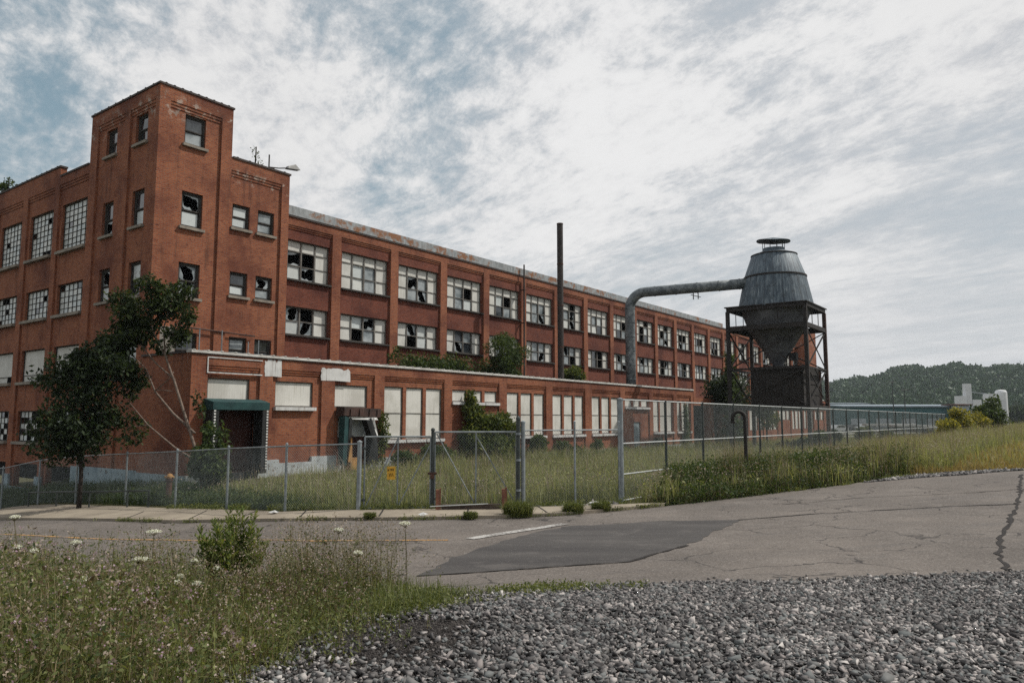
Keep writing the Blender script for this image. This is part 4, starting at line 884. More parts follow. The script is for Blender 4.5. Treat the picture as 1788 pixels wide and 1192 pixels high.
def gate(name, label, A, B, z, h, brace, mat='galv'):
    th = thing(name, label, 'gate', (A[0], A[1], z), math.atan2(B[1] - A[1], B[0] - A[0])); L_ = math.hypot(B[0] - A[0], B[1] - A[1]); mb = MB(); r_ = .024
    mb.tube([(0, 0, .06), (0, 0, h)], r_, 8); mb.tube([(L_, 0, .06), (L_, 0, h)], r_, 8); mb.tube([(0, 0, h), (L_, 0, h)], r_, 8); mb.tube([(0, 0, .08), (L_, 0, .08)], r_, 8); mb.tube([(L_ * .5, 0, .08), (L_ * .5, 0, h)], r_ * .8, 8); mb.build('gate_frame', M[mat], th)
    mb = MB()
    for a, b_ in brace: mb.tube([(a[0] * L_, .02, a[1] * h), (b_[0] * L_, .02, b_[1] * h)], .016, 6)
    mb.build('brace', M[mat], th)
    mb = MB(); mesh_panel(mb, (0.02, 0), (L_ - .02, 0), (.1, .1), (h - .02, h - .02), .075, .0022); mb.build('chain_link_mesh', M['wire'], th)
    mb = MB()
    for zz in (.3, h - .3): mb.tube([(-.06, 0, zz), (.03, 0, zz)], .035, 8)
    mb.build('hinge', M['darkpost'], th); return th
gA, gM0, gM1, gB = (-3.86, 19.85), (-2.16, 20.1), (-2.05, 20.12), (.12, 20.42)
gate('gate', 'left leaf of the chain link gate, carrying the yellow sign', gA, gM0, .03, 1.93, [((0.02, .06), (.5, .98)), ((.5, .04), (1, .9))])
gate('gate', 'right leaf of the chain link gate behind the two timber posts', gM1, gB, .03, 2.05, [((.02, .98), (.5, .05)), ((.5, .95), (1, .05))])
gp = thing('gate_post', 'dark upright post where the two gate leaves meet', 'post', (-2.105, 20.09, 0)); mb = MB(); mb.tube([(0, 0, -.3), (0, 0, 2.12)], .045, 10); mb.lathe([(.06, 2.12), (.05, 2.17), (.001, 2.2)], 10); mb.build('post', M['darkpost'], gp)
mb = MB(); mb.tube([(-.12, -.03, 1.0), (.12, -.03, 1.0)], .03, 8); mb.box(-.05, -.09, .86, .05, -.04, .98); mb.build('latch', M['rust'], gp)
mp = [(.3, 20.47), (1.75, 21.1), (3.08, 21.78)]; mp = [(x, y, tz(x, y)) for x, y in mp]
fence('chain_link_fence', 'short chain link fence between the gate and the tall corner post', mp, 2.1, (2.12,), ph=2.32, first=(.06, 'galv'), prad=.03)
cp = thing('gate_post', 'thick galvanised hinge post of the right gate leaf', 'post', (.17, 20.40, 0)); mb = MB(); mb.tube([(0, 0, -.3), (0, 0, 2.42)], .06, 12); mb.lathe([(.07, 2.42), (.06, 2.47), (.001, 2.52)], 12); mb.build('post', M['darkpost'], cp); 
for z in (.5, 1.3, 2.0): mb = MB(); mb.tube([(0, 0, z), (0, 0, z + .06)], .075, 12); mb.build('clamp', M['galv'], cp)
tall = []
for k in range(24):
    x, y = L2W(3.5 + 3.02 * k, -20.34); tall.append((x, y, 0.0))
fence('tall_fence', 'tall chain link fence with pale rails running along the yard', tall, 2.98, (2.99, 1.72, .84, .10), ph=2.98, first=(.085, 'galv'), prad=.045, rad=.022, railmat='rail', postmat='darkpost', pitch=.085, wire=.0026)
# yellow sign on the left leaf
sg = thing('warning_sign', 'small yellow sign with dark lettering wired to the left gate leaf', 'sign', (-3.17, 19.91, 1.02), math.atan2(.25, 1.7))
mb = MB(); mb.box(-.11, -.012, -.17, .11, 0, .17); mb.build('sign_plate', M['yellow'], sg)
mb = MB()
for x in (-.075, -.035, .0, .045): mb.box(x, -.016, .05, x + .014, -.0125, .10)
mb.box(-.03, -.016, .095, .065, -.0125, .108); mb.box(.0, -.016, .07, .05, -.0125, .08)
for a, b_ in (((-.06, .0), (-.04, -.09)), ((-.04, -.09), (-.015, .0)), ((-.015, .0), (.01, -.09)), ((.01, -.09), (.035, .0)), ((.04, -.01), (.06, -.09))): mb.bar((a[0], -.0145, a[1]), (b_[0], -.0145, b_[1]), .014, h=.004)
mb.build('lettering', M['ink'], sg)
mb = MB(); mb.box(-.095, -.016, .045, -.08, -.0125, .105); mb.build('red_mark', M['rust'], sg)
# two short timber posts with a dark baulk between them, before the right gate leaf
tb = thing('timber_barrier', 'two short red brown timber posts with a dark baulk, before the right gate leaf', 'barrier', (-1.92, 19.72, tz(-1.92, 19.72) + .05), .12)
for x, lab in ((0, None), (1.72, None)):
    mb = MB(); mb.box(x - .055, -.06, -.15, x + .04, .06, .56); mb.box(x + .046, -.03, -.15, x + .075, .07, .60); mb.build('post', M['timber'], tb)
mb = MB(); mb.box(.10, -.02, -.02, 1.64, .14, .17); mb.box(1.84, -.0, -.02, 2.0, .14, .15); mb.build('baulk', M['greywood'], tb)
mb = MB(); mb.tube([(-.2, -.075, .14), (1.3, -.075, .19)], .013, 6); mb.build('rod', M['rail'], tb)
# hooked vent pipe in the weeds
hp = thing('hooked_pipe', 'dark steel pipe hooked over at the top, standing in weeds by the tall fence', 'pipe', (7.42, 24.0, tz(7.42, 24.0)))
pts = [(0, 0, -.3), (0, 0, 1), (0, 0, 2.33)]
for k in range(1, 11): a = math.pi * k / 10; pts.append((-.19 + .19 * math.cos(a), .03 * k / 10, 2.33 + .19 * math.sin(a)))
pts.append((-.38, .03, 2.18)); mb = MB(); mb.tube(pts, .058, 12); mb.build('pipe', M['blacksteel'], hp, True); mb = MB(); mb.tube([(-.38, .03, 2.22), (-.38, .03, 2.15)], .07, 12); mb.tube([(0, 0, .9), (0, 0, .98)], .068, 12); mb.build('collar', M['blacksteel'], hp)
# low pipe railing at the side street
rp = [(-18.6, 29.3), (-16.6, 27.75), (-14.6, 26.3), (-12.6, 24.95), (-11.6, 24.3)]; z0 = tz(*rp[0])
ra = thing('pipe_railing', 'low dark pipe railing behind the fence on the side street', 'railing', (rp[0][0], rp[0][1], z0)); mb = MB()
mb.tube([(x - rp[0][0], y - rp[0][1], tz(x, y) - z0 + .62) for x, y in rp], .03, 8); mb.build('rail', M['darkpost'], ra)
for x, y in rp: mb = MB(); mb.tube([(x - rp[0][0], y - rp[0][1], tz(x, y) - z0 - .2), (x - rp[0][0], y - rp[0][1], tz(x, y) - z0 + .62)], .028, 8); mb.build('post', M['darkpost'], ra)
# yellow and red hydrant-like valve in the shade and a little litter
vx, vy = -11.55, 25.6; vz = tz(vx, vy)
va = thing('valve_post', 'small rusty valve post with a yellow cap in the shade by the wing corner', 'valve', (vx, vy, vz)); mb = MB(); mb.lathe([(.12, -.1), (.10, .05), (.09, .75), (.12, .77), (.12, .85), (.08, .87)], 14); mb.build('body', M['rust'], va)
mb = MB(); mb.lathe([(.11, .87), (.11, .93), (.07, 1.0), (.001, 1.02)], 14); mb.tube([(-.15, 0, .9), (.15, 0, .9)], .04, 8); mb.build('cap', M['foam'], va)
def litter(x, y, label, s, seed):
    g = np.random.default_rng(seed); mb = MB(); n = 9; ring = [(s * math.cos(6.283 * k / n) * g.uniform(.6, 1.2), s * .6 * math.sin(6.283 * k / n) * g.uniform(.6, 1.2), g.uniform(.01, .06)) for k in range(n)]
    for k in range(n): mb.poly([ring[k], ring[(k + 1) % n], (0, 0, .09)]); mb.poly([ring[(k + 1) % n], ring[k], (0, 0, .005)])
    o = mb.build('litter', M['peel']); o.location = (x, y, tz(x, y) + .10); tag(o, label, 'litter')
litter(-6.15, 19.75, 'crumpled white scrap on the sidewalk before the lower fence', .16, 2)
litter(2.3, 20.9, 'flattened pale plastic scrap by the tall corner post', .2, 5)
litter(-2.15, 18.45, 'white paper scrap at the kerb before the gates', .13, 7)
# stone rubble at the road's far right edge is part of the stones below

# ------------------------------------------------------------------ vegetation near the building
def at(s, y, z=0.): return world(s, y, z)
def rel_blobs(bl, base): return [(b[0] - base[0], b[1] - base[1], b[2] - base[2], *b[3:]) for b in bl]
g = np.random.default_rng(8)
# dark full tree in front of the side wall
bx, by = -14.95, 26.3; bz = tz(bx, by)
bl = crown_blobs((-.2, 0, 3.7), (1.45, 1.3, 2.1), 34, g, (.22, .36)) + crown_blobs((.55, .2, 5.1), (1.0, .9, 1.2), 16, g, (.3, .45)) + crown_blobs((-.35, 0, 5.3), (1.0, .8, .7), 10, g, (.2, .36)) + crown_blobs((.9, .1, 3.0), (.8, .7, 1.0), 8, g, (.2, .35)) + crown_blobs((-.5, -.1, 2.3), (1.2, 1.0, .9), 14, g, (.3, .45))
shrub('leafy_tree', 'dark dense tree with a slim trunk, before the shaded side wall', 'tree', (bx, by, bz), bl, 12500, .15, 'leaf_dark', [([(0, 0, -.3), (.02, 0, 1.2), (-.1, 0, 3), (.1, .1, 5)], .09, .03), ([(0, 0, 1.5), (-.5, .1, 2.6), (-.9, 0, 3.6)], .04, .015), ([(-.05, 0, 2.4), (.5, .1, 3.6), (.8, .2, 4.8)], .04, .015)], seed=31, leafname='crown')
# leaning tree with bare pale stems and a high crown
bx, by = -10.9, 27.0; bz = tz(bx, by)
top = (-1.95, .1, 7.0)
bl = crown_blobs((-2.0, .1, 5.7), (1.3, .8, .9), 9, g, (.14, .24)) + crown_blobs((-2.9, .1, 3.9), (.9, .6, .9), 8, g, (.2, .34)) + crown_blobs((-1.2, 0, 5.8), (.5, .5, .5), 5, g, (.25, .4)) + crown_blobs((-1.75, 0, 7.1), (1.15, 1.0, .85), 22, g, (.2, .36)) + crown_blobs((-2.85, 0, 6.4), (.85, .8, 1.3), 16, g, (.25, .42)) + crown_blobs((-3.5, .1, 5.2), (.6, .6, 1.1), 9, g, (.3, .45)) + crown_blobs((-.95, -.1, 6.3), (.35, .35, .7), 6, g, (.35, .5)) + [(-.35, -.1, 3.4, .18, .16, .22), (-.2, -.1, 3.0, .14, .14, .2), (-3.1, 0, 4.3, .35, .3, .25), (-2.7, .1, 2.3, .4, .35, .5)]
stems = [([(0, 0, -.2), (-.25, 0, 1.2), (-.75, 0, 2.6), (-1.25, 0, 4.0), (-1.65, 0, 5.0), (-1.75, 0, 6.0), (-1.5, .05, 7.0)], .075, .018), ([(-1.25, 0, 4.1), (-2.0, .1, 4.7), (-2.7, .1, 5.5), (-2.9, 0, 6.3)], .035, .012), ([(-1.65, 0, 5.0), (-2.1, -.1, 5.9), (-2.3, 0, 6.8)], .03, .01),
         ([(-.45, 0, 2.2), (-1.3, .1, 2.9), (-2.0, .1, 3.7), (-2.35, .1, 4.5), (-3.1, .1, 5.2)], .05, .014), ([(-.2, 0, 1.1), (-1.2, .1, 1.7), (-2.2, .1, 2.5), (-2.9, .1, 3.3)], .045, .014), ([(-2.2, .1, 2.5), (-2.9, .1, 2.4), (-3.3, .1, 2.6)], .025, .01), ([(-2.0, .1, 3.7), (-1.5, 0, 4.1), (-1.3, 0, 4.4)], .02, .01), ([(-2.05, .1, 3.75), (-1.2, 0, 3.7)], .02, .008), ([(-1.72, 0, 5.6), (-1.2, 0, 6.2), (-.95, -.1, 6.6)], .02, .008)]
shrub('leaning_tree', 'tree with bare pale leaning stems and a high leafy crown by the wing corner', 'tree', (bx, by, bz), bl, 10500, .15, 'leaf_tree', stems, seed=32, leafname='crown', bark='bark')
bx, by = -10.55, 26.6; bz = tz(bx, by)
shrub('dock_shrub', 'tall dark shrub growing by the green dock shelter', 'shrub', (bx, by, bz), crown_blobs((0, 0, 1.2), (.55, .5, 1.1), 16, g, (.3, .5)) + [(-.15, 0, 2.3, .2, .2, .3), (.3, 0, 2.1, .18, .18, .35)], 4200, .14, 'leaf_mid', [([(0, 0, 0), (.1, 0, 1), (.2, 0, 2.1)], .03, .01), ([(0, 0, 0), (-.2, 0, 1.1), (-.15, 0, 2.2)], .03, .01)], seed=33)
# vines and shrubs against the wing front: (label, s, z-lobes, leaf kind, leaves, leaf size)
def wallveg(name, label, s, y, blobs, n, size, mat, seed, cat='vine', z=0., stems=None, **kw):
    o = shrub(name, label, cat, at(s, y, z), [(*b[:3], *b[3:]) for b in blobs], n, size, mat, stems or [([(0, 0, -.1), (.1, .1, 1.0), (0, .2, min(2.5, max(b[2] for b in blobs)))], .04, .015)], seed=seed, **kw); o.rotation_euler = (0, 0, FZ); return o
vb = [(-1.4, .1, 3.6, .35, .3, .5), (-1.35, .1, 2.9, .6, .4, .7), (-.8, 0, 2.2, .9, .5, .8), (.3, 0, 2.3, .9, .55, .55), (1.3, 0, 2.35, .8, .5, .6), (2.1, 0, 1.7, .7, .45, .7), (-1.5, 0, 1.2, .8, .6, 1.1), (.2, -.1, 1.0, 1.3, .6, 1.0), (1.6, -.1, .8, 1.0, .6, .8)]
vb2 = []
for b in vb: vb2 += [tuple(q) for q in [(b[0], b[1], b[2], b[3] * .8, b[4] * .8, b[5] * .8)]] + crown_blobs(b[:3], b[3:], 5, g, (.3, .5))
wallveg('vine_clump', 'big yellowish green vine heaped against the wing wall, climbing to the short windows', 17.6, -4.2, vb2, 15000, .17, 'leaf_vine', 41)
wallveg('wall_shrub', 'dark shrub against the wing wall, right of the big vine', 22.6, -4.35, crown_blobs((0, 0, .95), (.75, .45, .9), 14, g), 3800, .16, 'leaf_mid', 42, 'shrub')
wallveg('wall_shrub', 'low bushy shrub under the boarded triple windows', 25.8, -4.3, crown_blobs((0, 0, .5), (1.3, .45, .5), 14, g), 3500, .16, 'leaf_mid', 43, 'shrub')
wallveg('wall_shrub', 'small round shrub beside a brick pier left of the grey door', 29.4, -4.4, crown_blobs((0, 0, .55), (.4, .35, .6), 8, g), 1500, .15, 'leaf_mid', 44, 'shrub')
wallveg('wall_shrub', 'low dark shrub under the first triple window, behind the gate', 13.2, -4.3, crown_blobs((0, 0, .6), (1.2, .5, .6), 14, g), 3800, .15, 'leaf_mid', 45, 'shrub')
wallveg('climbing_vine', 'thin yellowish vine climbing beside the torn dock shelter', 9.65, -4.05, [(0, 0, 2.2, .25, .15, .5), (.1, 0, 1.6, .25, .15, .5), (-.1, 0, .9, .22, .15, .5), (-.25, 0, 2.6, .2, .12, .2)], 900, .14, 'leaf_vine', 46)
wallveg('wall_shrub', 'small shrub left of the grey metal door', 33.6, -4.4, crown_blobs((0, 0, .4), (.6, .4, .4), 8, g), 1400, .15, 'leaf_mid', 47, 'shrub')
wallveg('wall_shrub', 'dark low shrub right of the grey metal door', 38.8, -4.5, crown_blobs((0, 0, .45), (.9, .5, .5), 10, g), 2200, .16, 'leaf_dark', 48, 'shrub')
wallveg('climbing_vine', 'narrow green vine climbing between two boarded windows near the collector', 45.4, -4.0, [(0, 0, 2.9, .25, .12, .8), (.1, 0, 1.6, .3, .14, .9), (0, 0, .7, .35, .2, .5)], 1300, .18, 'leaf_mid', 49)
wallveg('wall_shrub', 'loose low shrub between the torn dock shelter and the first triple window', 11.0, -4.5, crown_blobs((0, 0, .45), (.8, .5, .5), 10, g), 2000, .15, 'leaf_mid', 71, 'shrub')
wallveg('wall_shrub', 'yellow green weedy shrub before the big vine', 17.9, -5.9, crown_blobs((0, 0, .4), (1.4, .6, .45), 12, g), 2200, .13, 'leaf_vine', 72, 'shrub')
# roof growth
rb = []
for k in range(34): rb.append((g.uniform(-4.6, 4.9), g.uniform(-.5, .5), g.uniform(.5, 1.55), .7, .45, .42))
rb += [(-4.7, .3, 1.5, .35, .3, .35), (-4.5, .3, 1.9, .2, .2, .3)]
wallveg('roof_vine', 'low vine sprawling along the wing roof under the factory windows', 20.1, .9, rb, 9000, .17, 'leaf_mid', 51, 'vine', 4.62)
ft = []
for k in range(13):
    a = k / 13 * 6.283; r_ = .35 + .9 * (k % 3) / 2; ft.append((r_ * 1.25 * math.cos(a), r_ * math.sin(a) * .6, 1.2 + g.uniform(.1, 2.3) * (1.25 - r_ * .4), .5, .45, .38))
ft += crown_blobs((0, 0, 1.6), (1.5, .8, 1.4), 22, g, (.22, .34))
wallveg('roof_tree', 'feathery young tree growing from the wing roof before the lower windows', 24.2, -.6, ft, 9000, .17, 'leaf_mid', 52, 'tree', 4.62, [([(0, 0, 0), (.1, 0, 1.6), (.3, 0, 3.4)], .07, .02), ([(0, 0, 0), (-.7, 0, 1.7), (-1.0, 0, 3.2)], .05, .015), ([(0, 0, .3), (.9, 0, 1.7), (1.2, 0, 2.9)], .05, .015)], leafname='crown', droop=.35, aspect=.34)
wallveg('roof_shrub', 'rounded shrub on the wing roof at the foot of the smokestack', 31.3, -1.4, crown_blobs((0, 0, .95), (1.05, .7, .85), 16, g, (.28, .42)), 4500, .18, 'leaf_vine', 53, 'shrub', 4.62)
wallveg('roof_weed', 'thin leafless weed sprouting from the stair block parapet', 5.0, .3, [(0, 0, .55, .2, .1, .22), (.25, 0, .3, .2, .1, .15), (-.1, 0, .85, .1, .08, .15)], 90, .09, 'leaf_mid', 54, 'weed', 14.7)
wallveg('roof_weed', 'feathery weed tuft on the side wing parapet at the photo edge', .2, 16.9, crown_blobs((0, 0, .35), (.25, .9, .3), 8, g), 500, .14, 'leaf_mid', 55, 'weed', 15.2)
cb = [(0, 0, z, .95 * (1 - z / 8.6) + .15, .95 * (1 - z / 8.6) + .15, .55) for z in np.arange(.4, 6.6, .4)]
cb2 = []
for b in cb: cb2 += crown_blobs(b[:3], (b[3], b[4], .4), 5, g, (.35, .6))
wallveg('narrow_tree', 'narrow pointed green tree left of the dust collector frame', 52.3, -5.4, [(x, y, z * 1.28, a, b_, c) for x, y, z, a, b_, c in cb2], 9500, .24, 'leaf_mid', 56, 'tree', 0., [([(0, 0, -.2), (0, 0, 4), (0, 0, 8)], .12, .03)], leafname='crown')
wallveg('wild_vine', 'dark tangle of vine hanging over the open loading bay', 55.5, -4.6, crown_blobs((-.5, .3, 5.2), (5.2, .8, 1.7), 40, g, (.3, .5)), 9000, .24, 'leaf_dark', 57)
wallveg('bushy_tree', 'yellowish bushy tree seen through the collector frame', 60.5, -6.0, crown_blobs((0, 0, 4.3), (1.5, 1.2, 2.6), 26, g, (.25, .4)), 6500, .24, 'leaf_vine', 58, 'tree', 0., [([(0, 0, -.2), (.1, 0, 3), (0, 0, 5)], .1, .03)], leafname='crown')
for i, (s, y, w_, h_, mt, lab) in enumerate(((40.5, -14.5, 2.2, 1.1, 'leaf_dark', 'dark spreading shrub at the near foot of the dust collector'), (46.5, -14.6, 1.9, 1.25, 'leaf_vine', 'bright green shrub under the right side of the dust collector'), (51, -13.6, 2.0, 1.4, 'leaf_mid', 'rounded shrub just beyond the dust collector'), (58, -13, 2.3, 1.4, 'leaf_dark', 'dark shrub beyond the collector, before the far annex'), (66, -14, 2.2, 1.5, 'leaf_vine', 'yellow green shrub before the end of the far annex'), (72, -15, 2.0, 1.4, 'leaf_mid', 'farthest green shrub along the yard fence'))):
    wallveg('yard_shrub', lab, s, y, crown_blobs((0, 0, h_ * .5), (w_ * .5, w_ * .45, h_ * .55), 16, g, (.25, .42)), 3000, .2, mt, 60 + i, 'shrub')

# ------------------------------------------------------------------ grass and weeds (uncountable)
def patchy(P): return .72 + .30 * (np.sin(P[:, 0] * .9 + 1.3 * np.sin(P[:, 1] * .7)) * np.sin(P[:, 1] * 1.1 + 2.)) + .22 * np.sin(P[:, 0] * 2.9 + P[:, 1] * 1.9) * np.sin(P[:, 1] * 3.3 - P[:, 0])
def yardlow(P):   # the ground by the two docks is nearly bare
    s = (P[:, 0] - OX) * DX + (P[:, 1] - OY) * DY; y = -(P[:, 0] - OX) * DY + (P[:, 1] - OY) * DX
    return np.where(s < 11, np.clip((-y - 4.3) / 3.2, .18, 1), 1.) * np.where(s > 9, 1.15, 1.0)
def weeds(name, label, layers, mats, extra=None, hf=None):
    parts = []
    for P, h, w, lean, mi, sd in layers:
        gg = np.random.default_rng(sd); n = len(P); V, F = blade_arrays(P, h * patchy(P) * gg.uniform(.55, 1.6, n) * (hf(P) if hf else 1), w, gg, lean); parts.append((V, F, mi))
    for P, size, mi, sd, asp in (extra or []):
        gg = np.random.default_rng(sd); V, F = leaf_arrays(P, size * gg.uniform(.6, 1.4, len(P)), gg, asp); parts.append((V, F, mi))
    V, F, mi = merge(parts); o = arr_mesh(name, V, F, [M[m] for m in mats], None, mi); tag(o, label, 'vegetation', kind='stuff'); return o
def lift(P, lo, hi, sd):
    Q = P.copy(); Q[:, 2] += np.random.default_rng(sd).uniform(lo, hi, len(P)); return Q
yard = [L2W(*p) for p in ((-2.35, -15.4), (-2.2, -4.2), (48, -4.2), (95, -4.6), (100, -20.2), (3.6, -20.2), (1.0, -18.7))]
yg = scatter(yard, 62000, 24, 1); tall_y = scatter(yard, 42000, 24, 2); clump = np.sin(yg[:, 0] * 1.3) + np.sin(yg[:, 1] * 1.7 + 1) + np.random.default_rng(1).normal(0, .5, len(yg))
weeds('yard_weeds', 'tall grey green weeds filling the fenced yard', [(yg[clump > -1.], .60, .016, .45, 0, 3), (tall_y, .46, .014, .6, 1, 4), (scatter(yard, 12000, 24, 5), .80, .012, .35, 2, 6)], ['grass_grey', 'grass_green', 'seed', 'leaf_vine'],
      [(lift(scatter(yard[2:] + [L2W(9, -4.5), L2W(3, -9), L2W(-2.3, -14)], 45000, 24, 7), .1, .6, 7), .06, 0, 8, .5), (lift(scatter(yard, 9000, 24, 9), .35, .7, 9), .05, 2, 10, .7), (lift(scatter([L2W(*p) for p in ((15, -9), (15, -4.3), (33, -4.3), (33, -9))], 7000, None, 11), .1, .5, 11), .10, 3, 12, .5)], yardlow)
side = [L2W(*p) for p in ((-2.7, -14.5), (-.3, -4.3), (-.2, 0), (-.2, 24), (-2.3, 24), (-2.6, -3), (-2.7, -10))]
weeds('side_weeds', 'ragged weeds between the lower fence and the side wall, coloured dark for shade', [(scatter(side, 14000, 24, 13), .38, .018, .5, 0, 14), (scatter(side, 5000, 24, 15), .55, .014, .5, 1, 16)], ['leaf_mid', 'leaf_mid'], [(lift(scatter(side, 16000, 24, 17), .05, .45, 17), .08, 0, 18, .5)])  # darker leaf colour paints in the shade at the wall foot
berm = [(3.35, 21.55), (4.3, 20.75), (5.2, 21.3), (6.0, 22.1), (7.4, 22.6), (9.0, 23.6), (10.4, 24.0), (12.3, 25.2), (15.5, 26.6), (18.8, 31.5), (25, 39.5), (36, 52), (56, 76), (74, 100), L2W(110, -24), L2W(60, -20.7), L2W(20, -20.7), L2W(5, -20.7)]
def edgefall(P):   # the weeds get lower and thinner towards the asphalt
    d = np.full(len(P), 9.)
    for a, b_ in zip(farside[:-1], farside[1:]):
        a = np.array(a); b_ = np.array(b_); t_ = np.clip(((P[:, :2] - a) @ (b_ - a)) / ((b_ - a) @ (b_ - a)), 0, 1); d = np.minimum(d, np.linalg.norm(P[:, :2] - a - t_[:, None] * (b_ - a), axis=1))
    return np.clip(.28 + d * .75 + .18 * np.sin(P[:, 0] * 4.1) * np.sin(P[:, 0] * 1.7), .2, 1.1)
bg_ = scatter(berm, 46000, 26, 21); front = scatter([(4.0, 20.9), (4.6, 20.85), (9.0, 23.5), (12.3, 25.1), (15.5, 26.8), (15.5, 28.5), (8.3, 26), (4.6, 22.6)], 34000, None, 22); front = front[np.random.default_rng(5).random(len(front)) < np.clip((14.5 - front[:, 0] + .8 * np.sin(front[:, 1] * 3)) / 7.0, .0, 1)]
frl = np.repeat(front, 3, 0) + np.random.default_rng(1).normal(0, .1, (len(front) * 3, 3)); frl[:, 2] += np.random.default_rng(30).uniform(.03, .9, len(frl)) * edgefall(frl)
sp_ = scatter([(4.2, 20.7), (5.9, 21.8), (8.9, 23.15), (12.2, 24.7), (14.5, 25.2), (14.5, 25.45), (12.2, 25.1), (8.9, 23.6), (5.9, 22.2)], 2600, None, 61); sp_ = sp_[np.sin(sp_[:, 0] * 3.1) + np.sin(sp_[:, 0] * 7.3) + np.random.default_rng(2).normal(0, .5, len(sp_)) > .3]
weeds('edge_weeds', 'low weeds straggling onto the asphalt along the bank', [(sp_, .16, .013, .9, 0, 62)], ['grass_green'], [(lift(sp_, .02, .12, 63), .05, 0, 64, .5)])
weeds('bank_weeds', 'thick weeds with pinkish seed heads on the bank along the tall fence', [(bg_, .80, .018, .4, 0, 23), (front, .9 * edgefall(front), .015, .5, 1, 24), (scatter(berm, 16000, 26, 25), .95, .012, .35, 2, 26), (front[::2], 1.1 * edgefall(front[::2]), .011, .35, 2, 27)], ['grass_grey', 'grass_green', 'seed', 'leaf_mid'],
      [(lift(scatter(berm, 26000, 26, 28), .4, .95, 28), .045, 2, 29, .7), (frl, .075, 3, 31, .5), (lift(scatter(berm, 26000, 26, 32), .1, .6, 32), .08, 0, 33, .5)])
dry = [(14.6, 26.2), (17.5, 26.0), (26, 28.5), (60, 50), (90, 90), (78, 100), (52, 70), (33, 48), (24, 38), (18.5, 31)]
weeds('dry_grass', 'short dry yellow grass beside the far end of the crossing', [(scatter(dry, 30000, 30, 34), .34, .024, .7, 0, 35), (scatter(dry, 9000, 30, 36), .5, .02, .5, 1, 37), (scatter([(13.4, 25.6), (17.4, 25.9), (18, 27.5), (14.5, 27)], 2200, None, 39), .3, .018, .6, 0, 40)], ['grass_dry', 'grass_grey'])
farfield = [(74, 100), (95, 92), (170, 150), (150, 190), (90, 160), L2W(112, -24)]
weeds('far_grass', 'far pale meadow beyond the bank', [(scatter(farfield, 16000, None, 41), .8, .12, .5, 0, 42)], ['grass_grey'])
kb = []
for a, b_ in zip(kerb[3:], kerb[4:]):
    n = int(math.hypot(b_[0] - a[0], b_[1] - a[1]) * 190); t_ = rng.random(n); q = np.c_[a[0] + (b_[0] - a[0]) * t_, a[1] + (b_[1] - a[1]) * t_]; q += rng.normal(0, .05, q.shape); kb.append(q)
kb = np.concatenate(kb); nz = np.sin(kb[:, 0] * 2.3) + np.sin(kb[:, 0] * 5.1 + 1) + rng.normal(0, .4, len(kb)); kb = kb[nz > .15]; kb = np.c_[kb, terrain(kb[:, 0], kb[:, 1]) + .05]
fb = scatter([(-10.5, 23.6), (-3.9, 19.9), (.3, 20.5), (3.2, 21.5), (3.2, 21.2), (.3, 20.2), (-3.9, 19.55), (-8.4, 21.75), (-10.6, 23.3)], 5200, None, 43); fb = fb[np.sin(fb[:, 0] * 1.9) + np.sin(fb[:, 0] * 4.7) > -.6]
weeds('kerb_weeds', 'scrubby weeds in the kerb joint and along the fence foot', [(kb, .10, .014, .8, 0, 44), (fb, .20, .014, .7, 0, 45)], ['grass_green', 'grass_dry'], [(lift(kb[::2], .01, .09, 46), .05, 0, 47, .5), (lift(fb, .05, .22, 48), .05, 0, 49, .5)])
for i, (x, y, r_, lab) in enumerate(((-1.0, 18.35, .16, 'small weed tuft at the kerb before the timber posts'), (.15, 18.85, .36, 'largest weed tuft at the kerb, below the right hinge post'), (1.55, 19.3, .26, 'weed tuft at the kerb left of the white stop line end'), (2.3, 19.7, .24, 'weed tuft at the kerb nearest the tall corner post'), (-3.4, 18.25, .14, 'tiny weed tuft at the kerb below the yellow sign'))):
    gg = np.random.default_rng(70 + i); n = int(900 * r_ / .25); a = gg.uniform(0, 6.28, n); rr = r_ * gg.random(n) ** .6; P = np.c_[rr * np.cos(a), rr * np.sin(a) * .7, np.zeros(n)]
    V, F = blade_arrays(P, r_ * 1.2 * gg.uniform(.4, 1.1, n), .012, gg, .9); V2, F2 = leaf_arrays(P + np.c_[np.zeros(n), np.zeros(n), gg.uniform(.02, r_ * .9, n)], .05, gg); v, f, mi = merge([(V, F, 0), (V2, F2, 0)])
    o = arr_mesh('weed_tuft', v, f, M['grass_green']); o.location = (x, y, tz(x, y) + .06); tag(o, lab, 'weed', 'weed tufts along the kerb')

# ------------------------------------------------------------------ foreground weeds, flowers and gravel
fgp = [(-1.7, 3.2), (-1.6, 5.2), (-1.75, 6.4), (-1.5, 7.3), (-.95, 8.2), (-1.15, 9.2), (-1.3, 10.4), (-2.6, 11.2), (-4.5, 11.9), (-7.0, 12.9), (-10.2, 14.9), (-11.5, 14.0), (-10, 9), (-7, 5), (-4, 3)]
def weedstems(P, h, g, leafn, leaf, spread=.22):
    """curved thin stems with small leaves along them; returns stem and leaf arrays and the tips"""
    n = len(P); V, F = blade_arrays(P, h, .0055, g, .5); tips = V.reshape(n, 6, 3)[:, 4]; mids = V.reshape(n, 6, 3)[:, 2]
    t_ = g.random((n, leafn)) ** .8; B = P[:, None] * (1 - t_[..., None]) ** 2 + 2 * mids[:, None] * (t_ * (1 - t_))[..., None] + tips[:, None] * (t_ ** 2)[..., None]
    B = B.reshape(-1, 3) + g.normal(0, .02, (n * leafn, 3)); Lv, Lf = leaf_arrays(B, leaf * g.uniform(.5, 1.4, len(B)), g, .42); return (V, F), (Lv, Lf), tips
